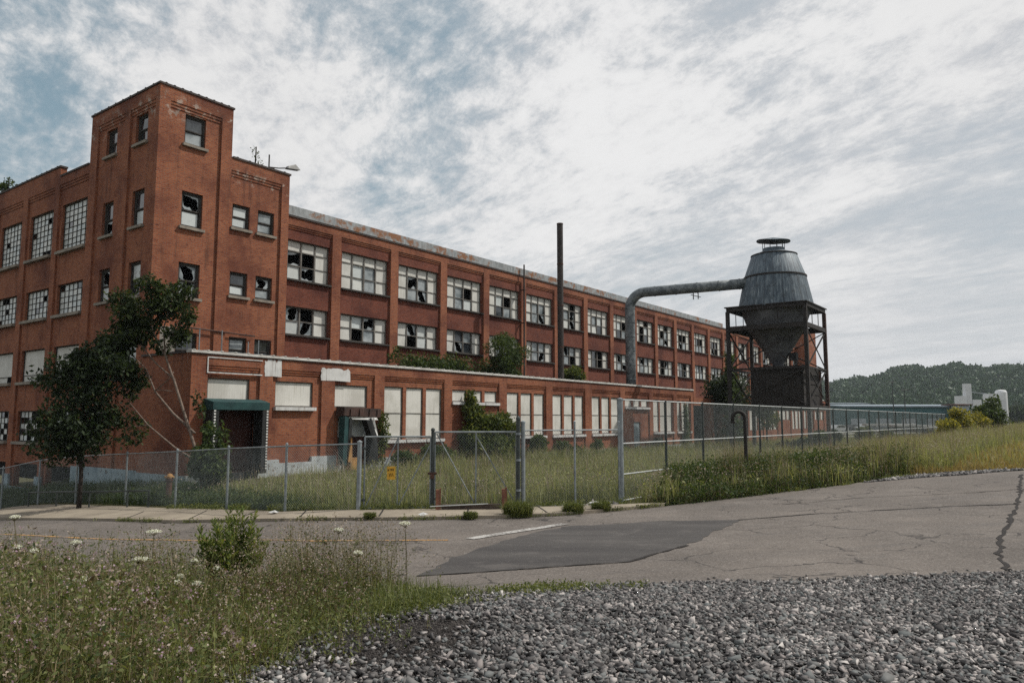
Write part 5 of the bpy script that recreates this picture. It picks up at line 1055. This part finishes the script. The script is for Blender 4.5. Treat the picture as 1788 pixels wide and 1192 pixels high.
gg = np.random.default_rng(90); P1 = scatter(fgp, 7600, 6.5, 91); hh = (.48 + .24 * np.sin(P1[:, 0] * 1.4 + 2) * np.sin(P1[:, 1] * 1.2) + .20 * np.sin(P1[:, 0] * 3.1 + P1[:, 1]) * np.sin(P1[:, 1] * 2.6 - P1[:, 0])) * gg.uniform(.45, 1.55, len(P1))
edge = np.clip((-(P1[:, 0] + 1.0)) / 1.1, .25, 1); hh = np.clip(hh * edge, .10, 1.0)
low = lambda P: np.where((np.abs(P[:, 0] / P[:, 1] + .362) < .048) & (P[:, 1] > 8.4) & (P[:, 1] < 11.2), .42, 1.)   # kept short before the upright plant
hh = hh * low(P1); st_, lf_, tips = weedstems(P1, hh, gg, 15, .036)
G1 = scatter(fgp, 13000, 6.5, 92); e2 = np.clip((-(G1[:, 0] + .9)) / 1.0, .3, 1); gv, gf = blade_arrays(G1, (.30 + .10 * np.sin(G1[:, 0] * 2) * np.sin(G1[:, 1] * 1.6)) * e2 * low(G1) * gg.uniform(.4, 1.7, len(G1)), .008, gg, 1.0)
lt = scatter([(-10.2, 14.2), (-7.4, 9.5), (-4.6, 6.6), (-3.2, 4.6), (-3.4, 3.2), (-7, 5), (-11, 11)], 9000, 7, 93); tv, tf = blade_arrays(lt, .62 * gg.uniform(.5, 1.2, len(lt)), .009, gg, .8)
ti = tips[gg.random(len(tips)) < .15]; fl = np.repeat(ti, 7, 0) + gg.normal(0, .013, (len(ti) * 7, 3)); fv, ff = leaf_arrays(fl, .017, gg, .8)
ti2 = tips[gg.random(len(tips)) < .40]; br = np.repeat(ti2, 7, 0) + gg.normal(0, .02, (len(ti2) * 7, 3)); sv_, sf_ = leaf_arrays(br, .022, gg, .6)
lc = np.sin(lf_[0][::4, 0] * 2.1) + np.sin(lf_[0][::4, 1] * 2.7) + gg.normal(0, .9, len(lf_[1])); v, f, mi = merge([(*st_, 0), (*lf_, 1), (gv, gf, 2), (tv, tf, 2), (fv, ff, 3), (sv_, sf_, 4)]); mi[2 * len(P1):2 * len(P1) + len(lc)] = np.where(lc > 1.35, 5, 1)
tag(arr_mesh('foreground_weeds', v, f, [M[k] for k in ('fg_stem', 'fg_leaf', 'grass_green', 'flower_pink', 'seed', 'fg_brown')], None, mi), 'tangled flowering weeds and grass in the near left corner', 'vegetation', kind='stuff')
# wiry dry stalks at the right end of the bed
wp = scatter([(-4.0, 11.2), (-1.5, 10.3), (-1.2, 9.0), (-2.2, 8.4), (-3.8, 9.6)], 560, None, 95); gg = np.random.default_rng(96)
st_, lf_, tips = weedstems(wp, .95 * low(wp) * gg.uniform(.55, 1.1, len(wp)), gg, 14, .026); br = np.repeat(tips, 8, 0) + gg.normal(0, .05, (len(tips) * 8, 3)); sv_, sf_ = leaf_arrays(br, .022, gg, .7)
wp2 = scatter([(-10, 14.2), (-7, 12.4), (-4.6, 11.6), (-2.6, 8.2), (-3.5, 7.2), (-6, 6.6), (-8.5, 10.4)], 760, None, 97); st2, lf2, tips2 = weedstems(wp2, .95 * low(wp2) * gg.uniform(.5, 1.1, len(wp2)), gg, 8, .03)
v, f, mi = merge([(*st_, 0), (*lf_, 2), (sv_, sf_, 1), (*st2, 0), (*lf2, 2)]); tag(arr_mesh('wiry_weeds', v, f, [M['fg_stem'], M['seed'], M['fg_leaf']], None, mi), 'wiry brownish seed stalks standing above the near weeds', 'vegetation', kind='stuff')
# low plants creeping over the gravel edge
cp_ = scatter([(-1.4, 9.9), (.2, 9.7), (1.7, 9.5), (1.5, 9.0), (.3, 8.5), (-.5, 7.7), (-1.4, 6.9)], 4200, None, 98); gg = np.random.default_rng(99); cp_ = cp_[np.sin(cp_[:, 0] * 4) + np.sin(cp_[:, 1] * 5) + gg.normal(0, .6, len(cp_)) > .1]
gv, gf = blade_arrays(cp_, np.clip(.30 - .13 * (cp_[:, 0] + 1.4), .07, .34) * gg.uniform(.4, 1.5, len(cp_)), .009, gg, 1.0); lv, lf = leaf_arrays(lift(np.repeat(cp_, 3, 0), .02, .16, 3), .035, gg)
v, f, mi = merge([(gv, gf, 0), (lv, lf, 0)]); tag(arr_mesh('creeping_weeds', v, f, M['grass_green'], None, mi), 'low green weeds creeping over the stones at the road edge', 'vegetation', kind='stuff')
# the bushy upright plant
gx_, gy_ = -3.85, 10.6
gr = thing('upright_plant', 'bushy upright green plant with many leafy stalks at the street edge', 'plant', (gx_, gy_, tz(gx_, gy_))); gg = np.random.default_rng(101); mb = MB(); LV = []
for k in range(44):
    a = gg.uniform(0, 6.28); r_ = .42 * gg.random() ** .5; h_ = gg.uniform(.62, 1.14) * (1 - .2 * (r_ / .42) ** 2); b0 = np.array([r_ * .4 * math.cos(a), r_ * .4 * math.sin(a), 0]); tp = np.array([r_ * 1.15 * math.cos(a), r_ * math.sin(a), h_]); md = (b0 + tp) / 2 + np.array([.02, 0, .02]); mb.tube([b0, md, tp], [.006, .005, .002], 5)
    n = 70; t_ = np.linspace(.16, 1, n) ** .85; P = b0 * (1 - t_[:, None]) + tp * t_[:, None]; an = np.arange(n) * 2.4; dr = np.c_[np.cos(an), np.sin(an), .35 + .9 * t_]; lv, lf = leaf_arrays(P, (.15 - .07 * t_) * gg.uniform(.8, 1.2, n), gg, .27, .0, .4, dr); LV.append((lv, lf, 0))
v, f, mi = merge(LV); arr_mesh('leaves', v, f, M['goldenrod'], gr); mb.build('stem', M['fg_stem'], gr, True)
# white umbels
def umbel(x, y, h, r_, label, k):
    th = thing('umbel_flower', label, 'flower', (x, y, tz(x, y)), 0, 'white umbel flowers in the near weeds'); gg = np.random.default_rng(200 + k); lx, ly = gg.normal(0, .06, 2); mb = MB(); mb.tube([(0, 0, 0), (lx * .3, ly * .3, h * .6), (lx, ly, h - .05)], [.006, .005, .004], 5)
    for i in range(14): a = i * 2.4; q = r_ * math.sqrt((i + .5) / 14) * .9; mb.tube([(lx, ly, h - .05), (lx + q * math.cos(a), ly + q * math.sin(a), h - .008)], .0018, 4, caps=False)
    mb.build('stem', M['fg_stem'], th); n = int(240 * (r_ / .06) ** 1.2); a = gg.uniform(0, 6.28, n); q = r_ * gg.random(n) ** .5; P = np.c_[lx + q * np.cos(a), ly + q * np.sin(a), h + .018 * (1 - (q / r_) ** 2) + gg.normal(0, .004, n)]
    V, F = leaf_arrays(P, .014, gg, .9); arr_mesh('petals', V, F, M['flower_white'], th)
for k, (x, y, h, r_, lab) in enumerate((
    (-4.5, 9.6, .88, .088, 'tall broad white umbel left of the upright plant, against the street'),
    (-4.99, 8.6, .80, .052, 'small white umbel above the left weeds, just under the yellow line'),
    (-4.37, 8.8, .60, .054, 'smaller left head of the side by side pair of white umbels'),
    (-4.2, 8.8, .59, .080, 'broader right head of the side by side pair of white umbels'),
    (-3.87, 9.2, .54, .042, 'small white umbel half way between the pair and the upright plant'),
    (-3.25, 8.4, .48, .038, 'white umbel at the foot of the upright plant'),
    (-3.34, 7.6, .42, .035, 'lowest white umbel in the weeds below the upright plant'),
    (-3.18, 7.8, .41, .047, 'white umbel low in the weeds, right beside the lowest one'),
    (-3.39, 8.0, .47, .037, 'tiny white umbel just above the two lowest ones'),
    (-3.99, 7.2, .50, .077, 'wide flat white umbel low in the left weeds'),
    (-5.78, 9.0, 1.09, .055, 'tallest white umbel, reaching up to the far sidewalk at the left'),
    (-4.91, 8.0, .73, .043, 'greenish white umbel at the left, one of the two close together'),
    (-1.28, 9.4, .96, .071, 'tall white umbel at the right end of the weeds, before the gates'),
    (-1.73, 8.6, .64, .052, 'white umbel among the wiry seed stalks'),
    (-2.15, 9.0, .89, .055, 'white umbel above the wiry stalks, on the yellow line'),
    (-4.91, 7.6, .79, .040, 'white umbel nearest the left photo edge'))):
    umbel(x, y, h, r_, lab, k)

# gravel: angular ballast stones
def stones(name, P, size, label, seed, mat='stone_chip'):
    g = np.random.default_rng(seed); base = np.array([(x, y, z) for z in (-.6, .6) for x, y in ((-.6, -.6), (.6, -.6), (.6, .6), (-.6, .6))]); fc = np.array([(0, 3, 2, 1), (4, 5, 6, 7), (0, 1, 5, 4), (1, 2, 6, 5), (2, 3, 7, 6), (3, 0, 4, 7)])
    n = len(P); s = size * np.clip(g.lognormal(0, .36, n), .4, 1.9); ax = g.uniform(.5, 1.5, (n, 3)) * np.array([1.3, .9, .6])
    V = base[None] * (1 + g.normal(0, .30, (n, 8, 3)))
    for _ in range(3):   # broken faces: cut every stone by a few random planes
        nn = unit(g.normal(size=(n, 3))); dd = np.einsum('nvk,nk->nv', V, nn) - g.uniform(.35, .75, (n, 1)); V = V - np.maximum(dd, 0)[..., None] * nn[:, None]
    V = V * ax[:, None] * s[:, None, None] * 1.5
    ang = g.normal(0, .42, (n, 2)); yaw = g.uniform(0, 6.283, n)
    c, s_ = np.cos(yaw)[:, None], np.sin(yaw)[:, None]; X = V[..., 0] * c - V[..., 1] * s_; Y = V[..., 0] * s_ + V[..., 1] * c; Z = V[..., 2]
    c, s_ = np.cos(ang[:, :1]), np.sin(ang[:, :1]); Y, Z = Y * c - Z * s_, Y * s_ + Z * c; c, s_ = np.cos(ang[:, 1:]), np.sin(ang[:, 1:]); X, Z = X * c - Z * s_, X * s_ + Z * c
    V = np.stack([X, Y, Z], -1) + P[:, None]; F = (fc[None] + (np.arange(n) * len(base))[:, None, None]).reshape(-1, 4)
    return tag(arr_mesh(name, V.reshape(-1, 3), F, M[mat]), label, 'gravel', kind='stuff')
gpoly = [(-1.95, 4.6), (-1.65, 6.4), (-1.45, 7.3), (-.9, 8.3), (-.6, 9.3), (.6, 9.7), (1.8, 9.65), (3.0, 9.95), (3.9, 9.85), (4.6, 10.15), (5.6, 9.95), (6.8, 10.1), (8, 9.95), (9.5, 10.1), (9.5, 7), (5.2, 4.2), (0, 4.0)]
G = scatter(gpoly, 112000, None, 120); gg = np.random.default_rng(121)
bare = np.exp(-(((G[:, 0] + .85) / .85) ** 2 + ((G[:, 1] - 6.1) / 1.35) ** 2) ** 2) + .6 * np.exp(-(((G[:, 0] - .5) / 1.2) ** 2 + ((G[:, 1] - 6.9) / .35) ** 2)); ed = G[:, 0] - np.interp(G[:, 1], [4.6, 6.4, 7.3, 8.3, 9.3], [-1.95, -1.65, -1.45, -.9, -.6]); thin = np.clip((ed + .35 * np.sin(G[:, 1] * 5.3) * np.sin(G[:, 1] * 2.1 + G[:, 0])) / .9, .12, 1); G = G[(gg.random(len(G)) > bare * .93) & (gg.random(len(G)) < thin)]
G[:, 2] += .05 + gg.uniform(0, .04, len(G))
stones('ballast_gravel', G, .0135, 'coarse mixed grey and pinkish railway ballast in the foreground', 122)
G = scatter([(-1.9, 5), (-1.6, 7.0), (-.8, 8.2), (.6, 8.0), (1.4, 6.6), (.2, 4.8)], 30000, None, 123); G[:, 2] += .05; stones('grit', G, .0055, 'fine dark grit between the weeds and the ballast', 124, 'grit')
G = scatter([(11.2, 24.2), (13.0, 25.2), (16.5, 26.0), (17.4, 25.7), (14.6, 24.8)], 3200, None, 125); G[:, 2] += .05; stones('rubble', G, .028, 'loose grey rubble along the far edge of the crossing', 126)
G = scatter([(17.5, 25.2), (30, 28.5), (30, 26), (19, 22.5)], 5000, None, 127); G[:, 2] += .06; stones('road_gravel', G, .055, 'coarse gravel at the right end of the crossing', 128)
G = scatter([(.4, 20.75), (1.7, 20.9), (3.0, 21.5), (2.9, 21.0), (1.6, 20.4), (.4, 20.4)], 260, None, 129); G[:, 2] += .04; stones('debris', G, .045, 'broken stones at the foot of the short fence', 130)

# ------------------------------------------------------------------ far away: hill, woods, buildings
az_k = np.array([-40, 10, 17, 22.5, 24.8, 27.0, 28.7, 31.5, 34.2, 38, 45, 60.]); ridge = np.array([18, 22, 26, 36, 37, 49, 52, 50, 46, 44, 32, 18.])
def hillz(x, y):
    r_ = np.hypot(x, y); a = np.degrees(np.arctan2(x, y)); h = np.interp(a, az_k, ridge) + 2.2 * np.sin(a * 2.1) + 1.2 * np.sin(a * 5.3 + r_ * .01); t_ = np.clip((r_ - 420) / 520, 0, 1); s = t_ * t_ * (3 - 2 * t_)
    return -4 + (h + 4) * s * (1 - .25 * np.clip((r_ - 980) / 500, 0, 1)) + s * 3 * np.sin(x * .017) * np.sin(y * .013)
A, Rr = np.meshgrid(np.radians(np.arange(-46, 66, .7)), np.linspace(400, 1500, 46), indexing='ij'); HX, HY = Rr * np.sin(A), Rr * np.cos(A); na, nr = A.shape; I = np.arange(na * nr).reshape(na, nr)
tag(arr_mesh('hill', np.stack([HX, HY, hillz(HX, HY)], -1).reshape(-1, 3), np.stack([I[:-1, :-1], I[1:, :-1], I[1:, 1:], I[:-1, 1:]], -1).reshape(-1, 4), M['soil'], smooth=True), 'long low hill on the horizon', 'hill', kind='structure')
g = np.random.default_rng(140); n = 11000; a = np.radians(g.uniform(17, 43, n)); r_ = 415 + 640 * g.random(n) ** .8; x, y = r_ * np.sin(a), r_ * np.cos(a); z = hillz(x, y); s = g.uniform(3.2, 6.0, n)
def crowns(x, y, z, s, g, k):
    """leaf clump quads spread over each tree crown, with the denser cluster on top"""
    n = len(x); d = unit(g.normal(size=(n * k, 3))); d[:, 2] = np.abs(d[:, 2]) * 1.1 - .25; S_ = np.repeat(s, k)[:, None]
    P = np.repeat(np.stack([x, y, z + s * .6], -1), k, 0) + d * S_ * g.uniform(.65, 1.12, (n * k, 1)) * np.repeat(np.stack([np.ones(n), np.ones(n), g.uniform(.8, 1.35, n)], -1), k, 0)
    return leaf_arrays(P, S_[:, 0] * g.uniform(.35, .62, n * k), g, .85, .1, .4, d)
keep = z > -3; x, y, z, s = x[keep], y[keep], z[keep], s[keep]
V, F = crowns(x, y, z, s, g, 34); tag(arr_mesh('forest', V, F, M['forest']), 'leafy forest covering the far hill', 'forest', kind='stuff')
g = np.random.default_rng(142); n = 900; a = np.radians(g.uniform(18, 50, n)); r_ = g.uniform(370, 430, n); x, y = r_ * np.sin(a), r_ * np.cos(a); s = g.uniform(2.5, 5.0, n)
V, F = crowns(x, y, -1 + s * .2, s, g, 60); tag(arr_mesh('treeline', V, F, M['leaf_dark']), 'dark line of trees at the foot of the hill', 'trees', kind='stuff')
M['tealsheet'] = mottled('teal_sheet_wall', (.055, .135, .15), (.04, .105, .12), .3, .6); M['palewall'] = mottled('pale_sheet_wall', (.42, .46, .50), (.34, .38, .42), .2, .7); M['greyroof'] = mottled('grey_sheet_roof', (.22, .27, .31), (.17, .21, .25), .2, .6); M['brownwall'] = mottled('brown_wall', (.13, .07, .06), (.09, .05, .045), .3); M['carpaint'] = mottled('pale_car_paint', (.45, .47, .48), (.40, .42, .43), .5, .3, spec=.6); M['carpaint2'] = mottled('dark_car_paint', (.03, .035, .04), (.022, .026, .03), .5, .3, spec=.6)
def shed(name, label, cat, u0, u1, ytop, dist, depth, wallm, roofm, zb=-1., doors=0, pitch=.6):
    """long building facing the yard: u0,u1 are bearings in degrees, ytop its eaves height"""
    x0, y0 = dist * math.tan(R(u0)), dist; x1 = dist * math.tan(R(u1)); th = thing(name, label, cat, (x0, y0, zb)); L_ = x1 - x0; h = ytop - zb; mb = MB(); mb.box(0, 0, 0, L_, depth, h); mb.poly([(-.01, 0, h), (-.01, depth, h), (-.01, depth / 2, h + pitch)]); mb.poly([(L_ + .01, 0, h), (L_ + .01, depth, h), (L_ + .01, depth / 2, h + pitch)]); mb.build('wall', M[wallm], th)
    mb = MB(); e = .5
    mb.hexa([(-e, -e, h + .02), (L_ + e, -e, h + .02), (L_ + e, depth / 2, h + pitch + .02), (-e, depth / 2, h + pitch + .02), (-e, -e, h + .3), (L_ + e, -e, h + .3), (L_ + e, depth / 2, h + pitch + .3), (-e, depth / 2, h + pitch + .3)])
    mb.hexa([(-e, depth / 2, h + pitch + .02), (L_ + e, depth / 2, h + pitch + .02), (L_ + e, depth + e, h + .02), (-e, depth + e, h + .02), (-e, depth / 2, h + pitch + .3), (L_ + e, depth / 2, h + pitch + .3), (L_ + e, depth + e, h + .3), (-e, depth + e, h + .3)]); mb.build('roof', M[roofm], th)
    for i in range(doors):
        q = L_ * (i + .5) / doors; mb = MB(); mb.box(q - 1.6, -.08, .1, q + 1.6, -.01, min(3.2, h - .5)); mb.build('door', M['palewall'], th)
    return th
shed('warehouse', 'long low teal warehouse beyond the fenced yard', 'warehouse', 23.9, 31.4, 5.1, 160, 22, 'tealsheet', 'greyroof', -.5, 5, .5)
shed('warehouse', 'pale low shed with a flat roof under the hill, left of the teal warehouse', 'warehouse', 21.5, 25.4, 9.4, 330, 20, 'palewall', 'greyroof', -2, 4, .4)
shed('warehouse', 'brown low shed right of the pale one, under the hill', 'warehouse', 25.6, 28.0, 8.0, 325, 18, 'brownwall', 'brownwall', -2, 0, .8)
shed('warehouse', 'grey green low shed standing close behind the parked cars', 'warehouse', 20.6, 25.3, 2.9, 190, 12, 'greyroof', 'greyroof', -1.5, 0, .2)
shed('office_block', 'small white block at the right end of the teal warehouse', 'building', 30.7, 31.3, 5.4, 157, 5, 'palewall', 'brownwall', -.5, 1, .1)
M['whitewall'] = mottled('white_concrete', (.66, .67, .68), (.56, .57, .59), .25, .8)
si = thing('storage_plant', 'white concrete storage plant with a tall tower and a round silo', 'silo', (128.4, 215, 0)); mb = MB(); mb.box(0, 0, -1, 1.88, 3, 9.3); mb.box(1.9, .3, -1, 3.5, 2, 12.8); mb.box(3.52, 0, -1, 6.0, 3, 8.2); mb.box(8.3, 0, -1, 10.8, 3, 9.9); mb.build('tower', M['whitewall'], si)
mb = MB(); mb.lathe([(1.55, -1), (1.55, 10.4), (1.2, 10.95), (.001, 11.15)], 24, c=(12.95, 2, 0)); mb.build('silo', M['whitewall'], si, False)
mb = MB(); mb.bar((4.0, 3, 10.6), (9.5, 3, 9.9), .35); mb.build('pipe_bridge', M['galv'], si)
g = np.random.default_rng(150)
for nm, lab, x, y, w_, h_, mt, n, sz, sd in (('big_bush', 'large dark green bush before the white storage plant', 46.9, 74, 1.45, 3.6, 'leaf_mid', 7000, .3, 151), ('yellow_bush', 'rounded yellow flowering bush left of the big dark bush', 41.9, 70.5, 1.2, 3.0, 'leaf_yellow', 4600, .22, 152), ('yellow_bush', 'low yellow green bush at the end of the tall fence', 39.9, 69, 1.1, 2.3, 'leaf_yellow', 3000, .22, 153), ('yellow_bush', 'brightest yellow bush tucked against the big dark bush', 44.0, 71.5, 1.0, 2.7, 'leaf_yellow', 2800, .22, 154)):
    z = tz(x, y); shrub(nm, lab, 'bush', (x, y, z), crown_blobs((0, 0, h_ * .5), (w_, w_, h_ * .55), 30, g, (.22, .36)), n, sz, mt, [([(0, 0, -.2), (.1, 0, h_ * .7)], .1, .03)], None, sd)
def car(x, y, rz, paint, label):
    th = thing('parked_car', label, 'car', (x, y, tz(x, y)), rz, 'cars parked beyond the yard'); prof = [(-2.1, .35), (-2.15, .8), (-1.9, .95), (-1.2, 1.0), (-.7, 1.42), (.9, 1.45), (1.5, 1.0), (2.1, .9), (2.15, .4)]; mb = MB(); n = len(prof); L_ = [(p, -.85, q) for p, q in prof]; Rq = [(p, .85, q) for p, q in prof]; mb.poly(L_); mb.poly(Rq[::-1])
    for i in range(n): mb.poly([L_[i], Rq[i], Rq[(i + 1) % n], L_[(i + 1) % n]])
    mb.build('body', M[paint], th); mb = MB(); mb.hexa([(-1.05, -.87, 1.0), (1.3, -.87, 1.0), (1.3, .87, 1.0), (-1.05, .87, 1.0), (-.7, -.87, 1.36), (.85, -.87, 1.38), (.85, .87, 1.38), (-.7, .87, 1.36)]); mb.build('window', M['glass'], th)
    for wx in (-1.35, 1.35):
        for wy in (-.8, .8): mb = MB(); mb.tube([(wx, wy - .1, .32), (wx, wy + .1, .32)], .32, 14); mb.build('wheel', M['black'], th)
for i, (u, dd_, p_, lab) in enumerate(((21.6, 135, 'carpaint', 'pale parked car farthest left behind the tall fence'), (22.5, 138, 'carpaint2', 'dark parked car between two pale ones beyond the yard'), (23.3, 137, 'carpaint', 'pale parked car just right of the dark one'), (24.2, 140, 'carpaint2', 'dark parked car next to the stacked slabs'), (25.0, 140, 'carpaint', 'pale parked car nearest the stacked slabs'))): car(dd_ * math.tan(R(u)), dd_, .3 + .1 * i, p_, lab)
def pile(x, y, rz, L_, W_, h, k, label):
    th = thing('slab_stack', label, 'stack', (x, y, tz(x, y)), rz, 'pale slab stacks in the yard'); g = np.random.default_rng(int(x * 10))
    for j in range(k): mb = MB(); z = h * j / k; mb.box(-L_ / 2 + g.normal(0, .15), -W_ / 2, z + .12, L_ / 2 + g.normal(0, .15), W_ / 2, z + h / k - .04); [mb.box(q - .1, -W_ / 2, z, q + .1, W_ / 2, z + .118) for q in (-L_ * .3, L_ * .3)]; mb.build('slab', M['white' if j == k - 1 else 'galv'], th)
for u, dd_, a, L_, W_, h, k, lab in ((24.4, 98, .1, 5.5, 2, .75, 3, 'long low stack of pale slabs at the left of the storage yard'), (25.6, 104, .3, 5, 2.2, 1.0, 4, 'stack of pale slabs behind the long low one'), (26.6, 112, -.2, 7, 2.4, 1.9, 4, 'highest stack of slabs with a slanting white top'), (27.9, 110, .1, 6, 2.2, 1.7, 4, 'pale slab stack right of the highest one'), (29.0, 112, .25, 6.5, 2, 1.4, 3, 'long slab stack near the right end of the storage yard'), (29.9, 108, 0, 5, 2, 1.2, 3, 'slab stack at the end of the fence, by the yellow bushes'), (25.2, 92, -.1, 5, 1.8, .5, 2, 'nearest flat slab stack behind the tall fence'), (27.2, 100, .15, 4.5, 1.8, .8, 3, 'short slab stack between the nearest and the highest one')):
    pile(dd_ * math.tan(R(u)), dd_, a, L_, W_, h, k, lab)
for u, dd_, h, lab in ((26.9, 150, 9.5, 'thin dark light mast before the teal warehouse, left one'), (27.6, 152, 8, 'thin dark light mast before the teal warehouse, right one')):
    x = dd_ * math.tan(R(u)); th = thing('light_mast', lab, 'mast', (x, dd_, tz(x, dd_)), 0); mb = MB(); mb.tube([(0, 0, -.3), (0, 0, h)], [.14, .07], 8); mb.build('pole', M['darkpost'], th); mb = MB(); mb.box(-.7, -.1, h, .7, .1, h + .14); mb.build('lamp_head', M['lamp'], th)

# spilled stones on the asphalt
gg = np.random.default_rng(160); t_ = gg.random(900); x = -1 + 10 * t_; y = np.interp(x, [-1, .8, 3, 4.6, 6.8, 9], [9.7, 9.75, 9.95, 10.15, 10.05, 10.05]) + np.abs(gg.normal(0, .18, 900)); G = np.c_[x, y, terrain(x, y) + .045]
stones('loose_stones', G, .014, 'stray small stones spilled along the asphalt edge', 161)
# ------------------------------------------------------------------ the air
m = bpy.data.materials.new('haze_air'); m.use_nodes = True; t = NT(m.node_tree); t.n.clear()
v_ = t.node('ShaderNodeVolumePrincipled', {'Color': (.80, .88, .96, 1), 'Density': .00015, 'Anisotropy': .2}); o_ = t.node('ShaderNodeOutputMaterial'); t.l.new(v_.outputs[0], o_.inputs['Volume'])
mb = MB(); mb.box(-4600, -900, -9.5, 4600, 5200, 75); tag(mb.build('haze', m), 'thin summer haze in the air', 'haze', kind='stuff')

# a few weeds straggling into the stones
gg = np.random.default_rng(170); sw = scatter([(-1.9, 4.8), (-1.6, 6.4), (-1.4, 7.3), (-.9, 8.4), (.2, 8.2), (-.4, 7.0), (-.8, 5.8), (-1.1, 4.6)], 1500, None, 171); e_ = sw[:, 0] - np.interp(sw[:, 1], [4.6, 6.4, 7.3, 8.3], [-1.95, -1.65, -1.45, -.9]); sw = sw[(gg.random(len(sw)) < np.exp(-e_ / .32)) & (np.sin(sw[:, 1] * 6) + np.sin(sw[:, 1] * 2.3) + gg.normal(0, .6, len(sw)) > -.3)]
st_, lf_, tips = weedstems(sw, .26 * gg.uniform(.3, 1.5, len(sw)), gg, 12, .032); v, f, mi = merge([(*st_, 0), (*lf_, 1)]); tag(arr_mesh('straggling_weeds', v, f, [M['fg_stem'], M['fg_leaf']], None, mi), 'scattered weeds straggling into the gravel', 'vegetation', kind='stuff')
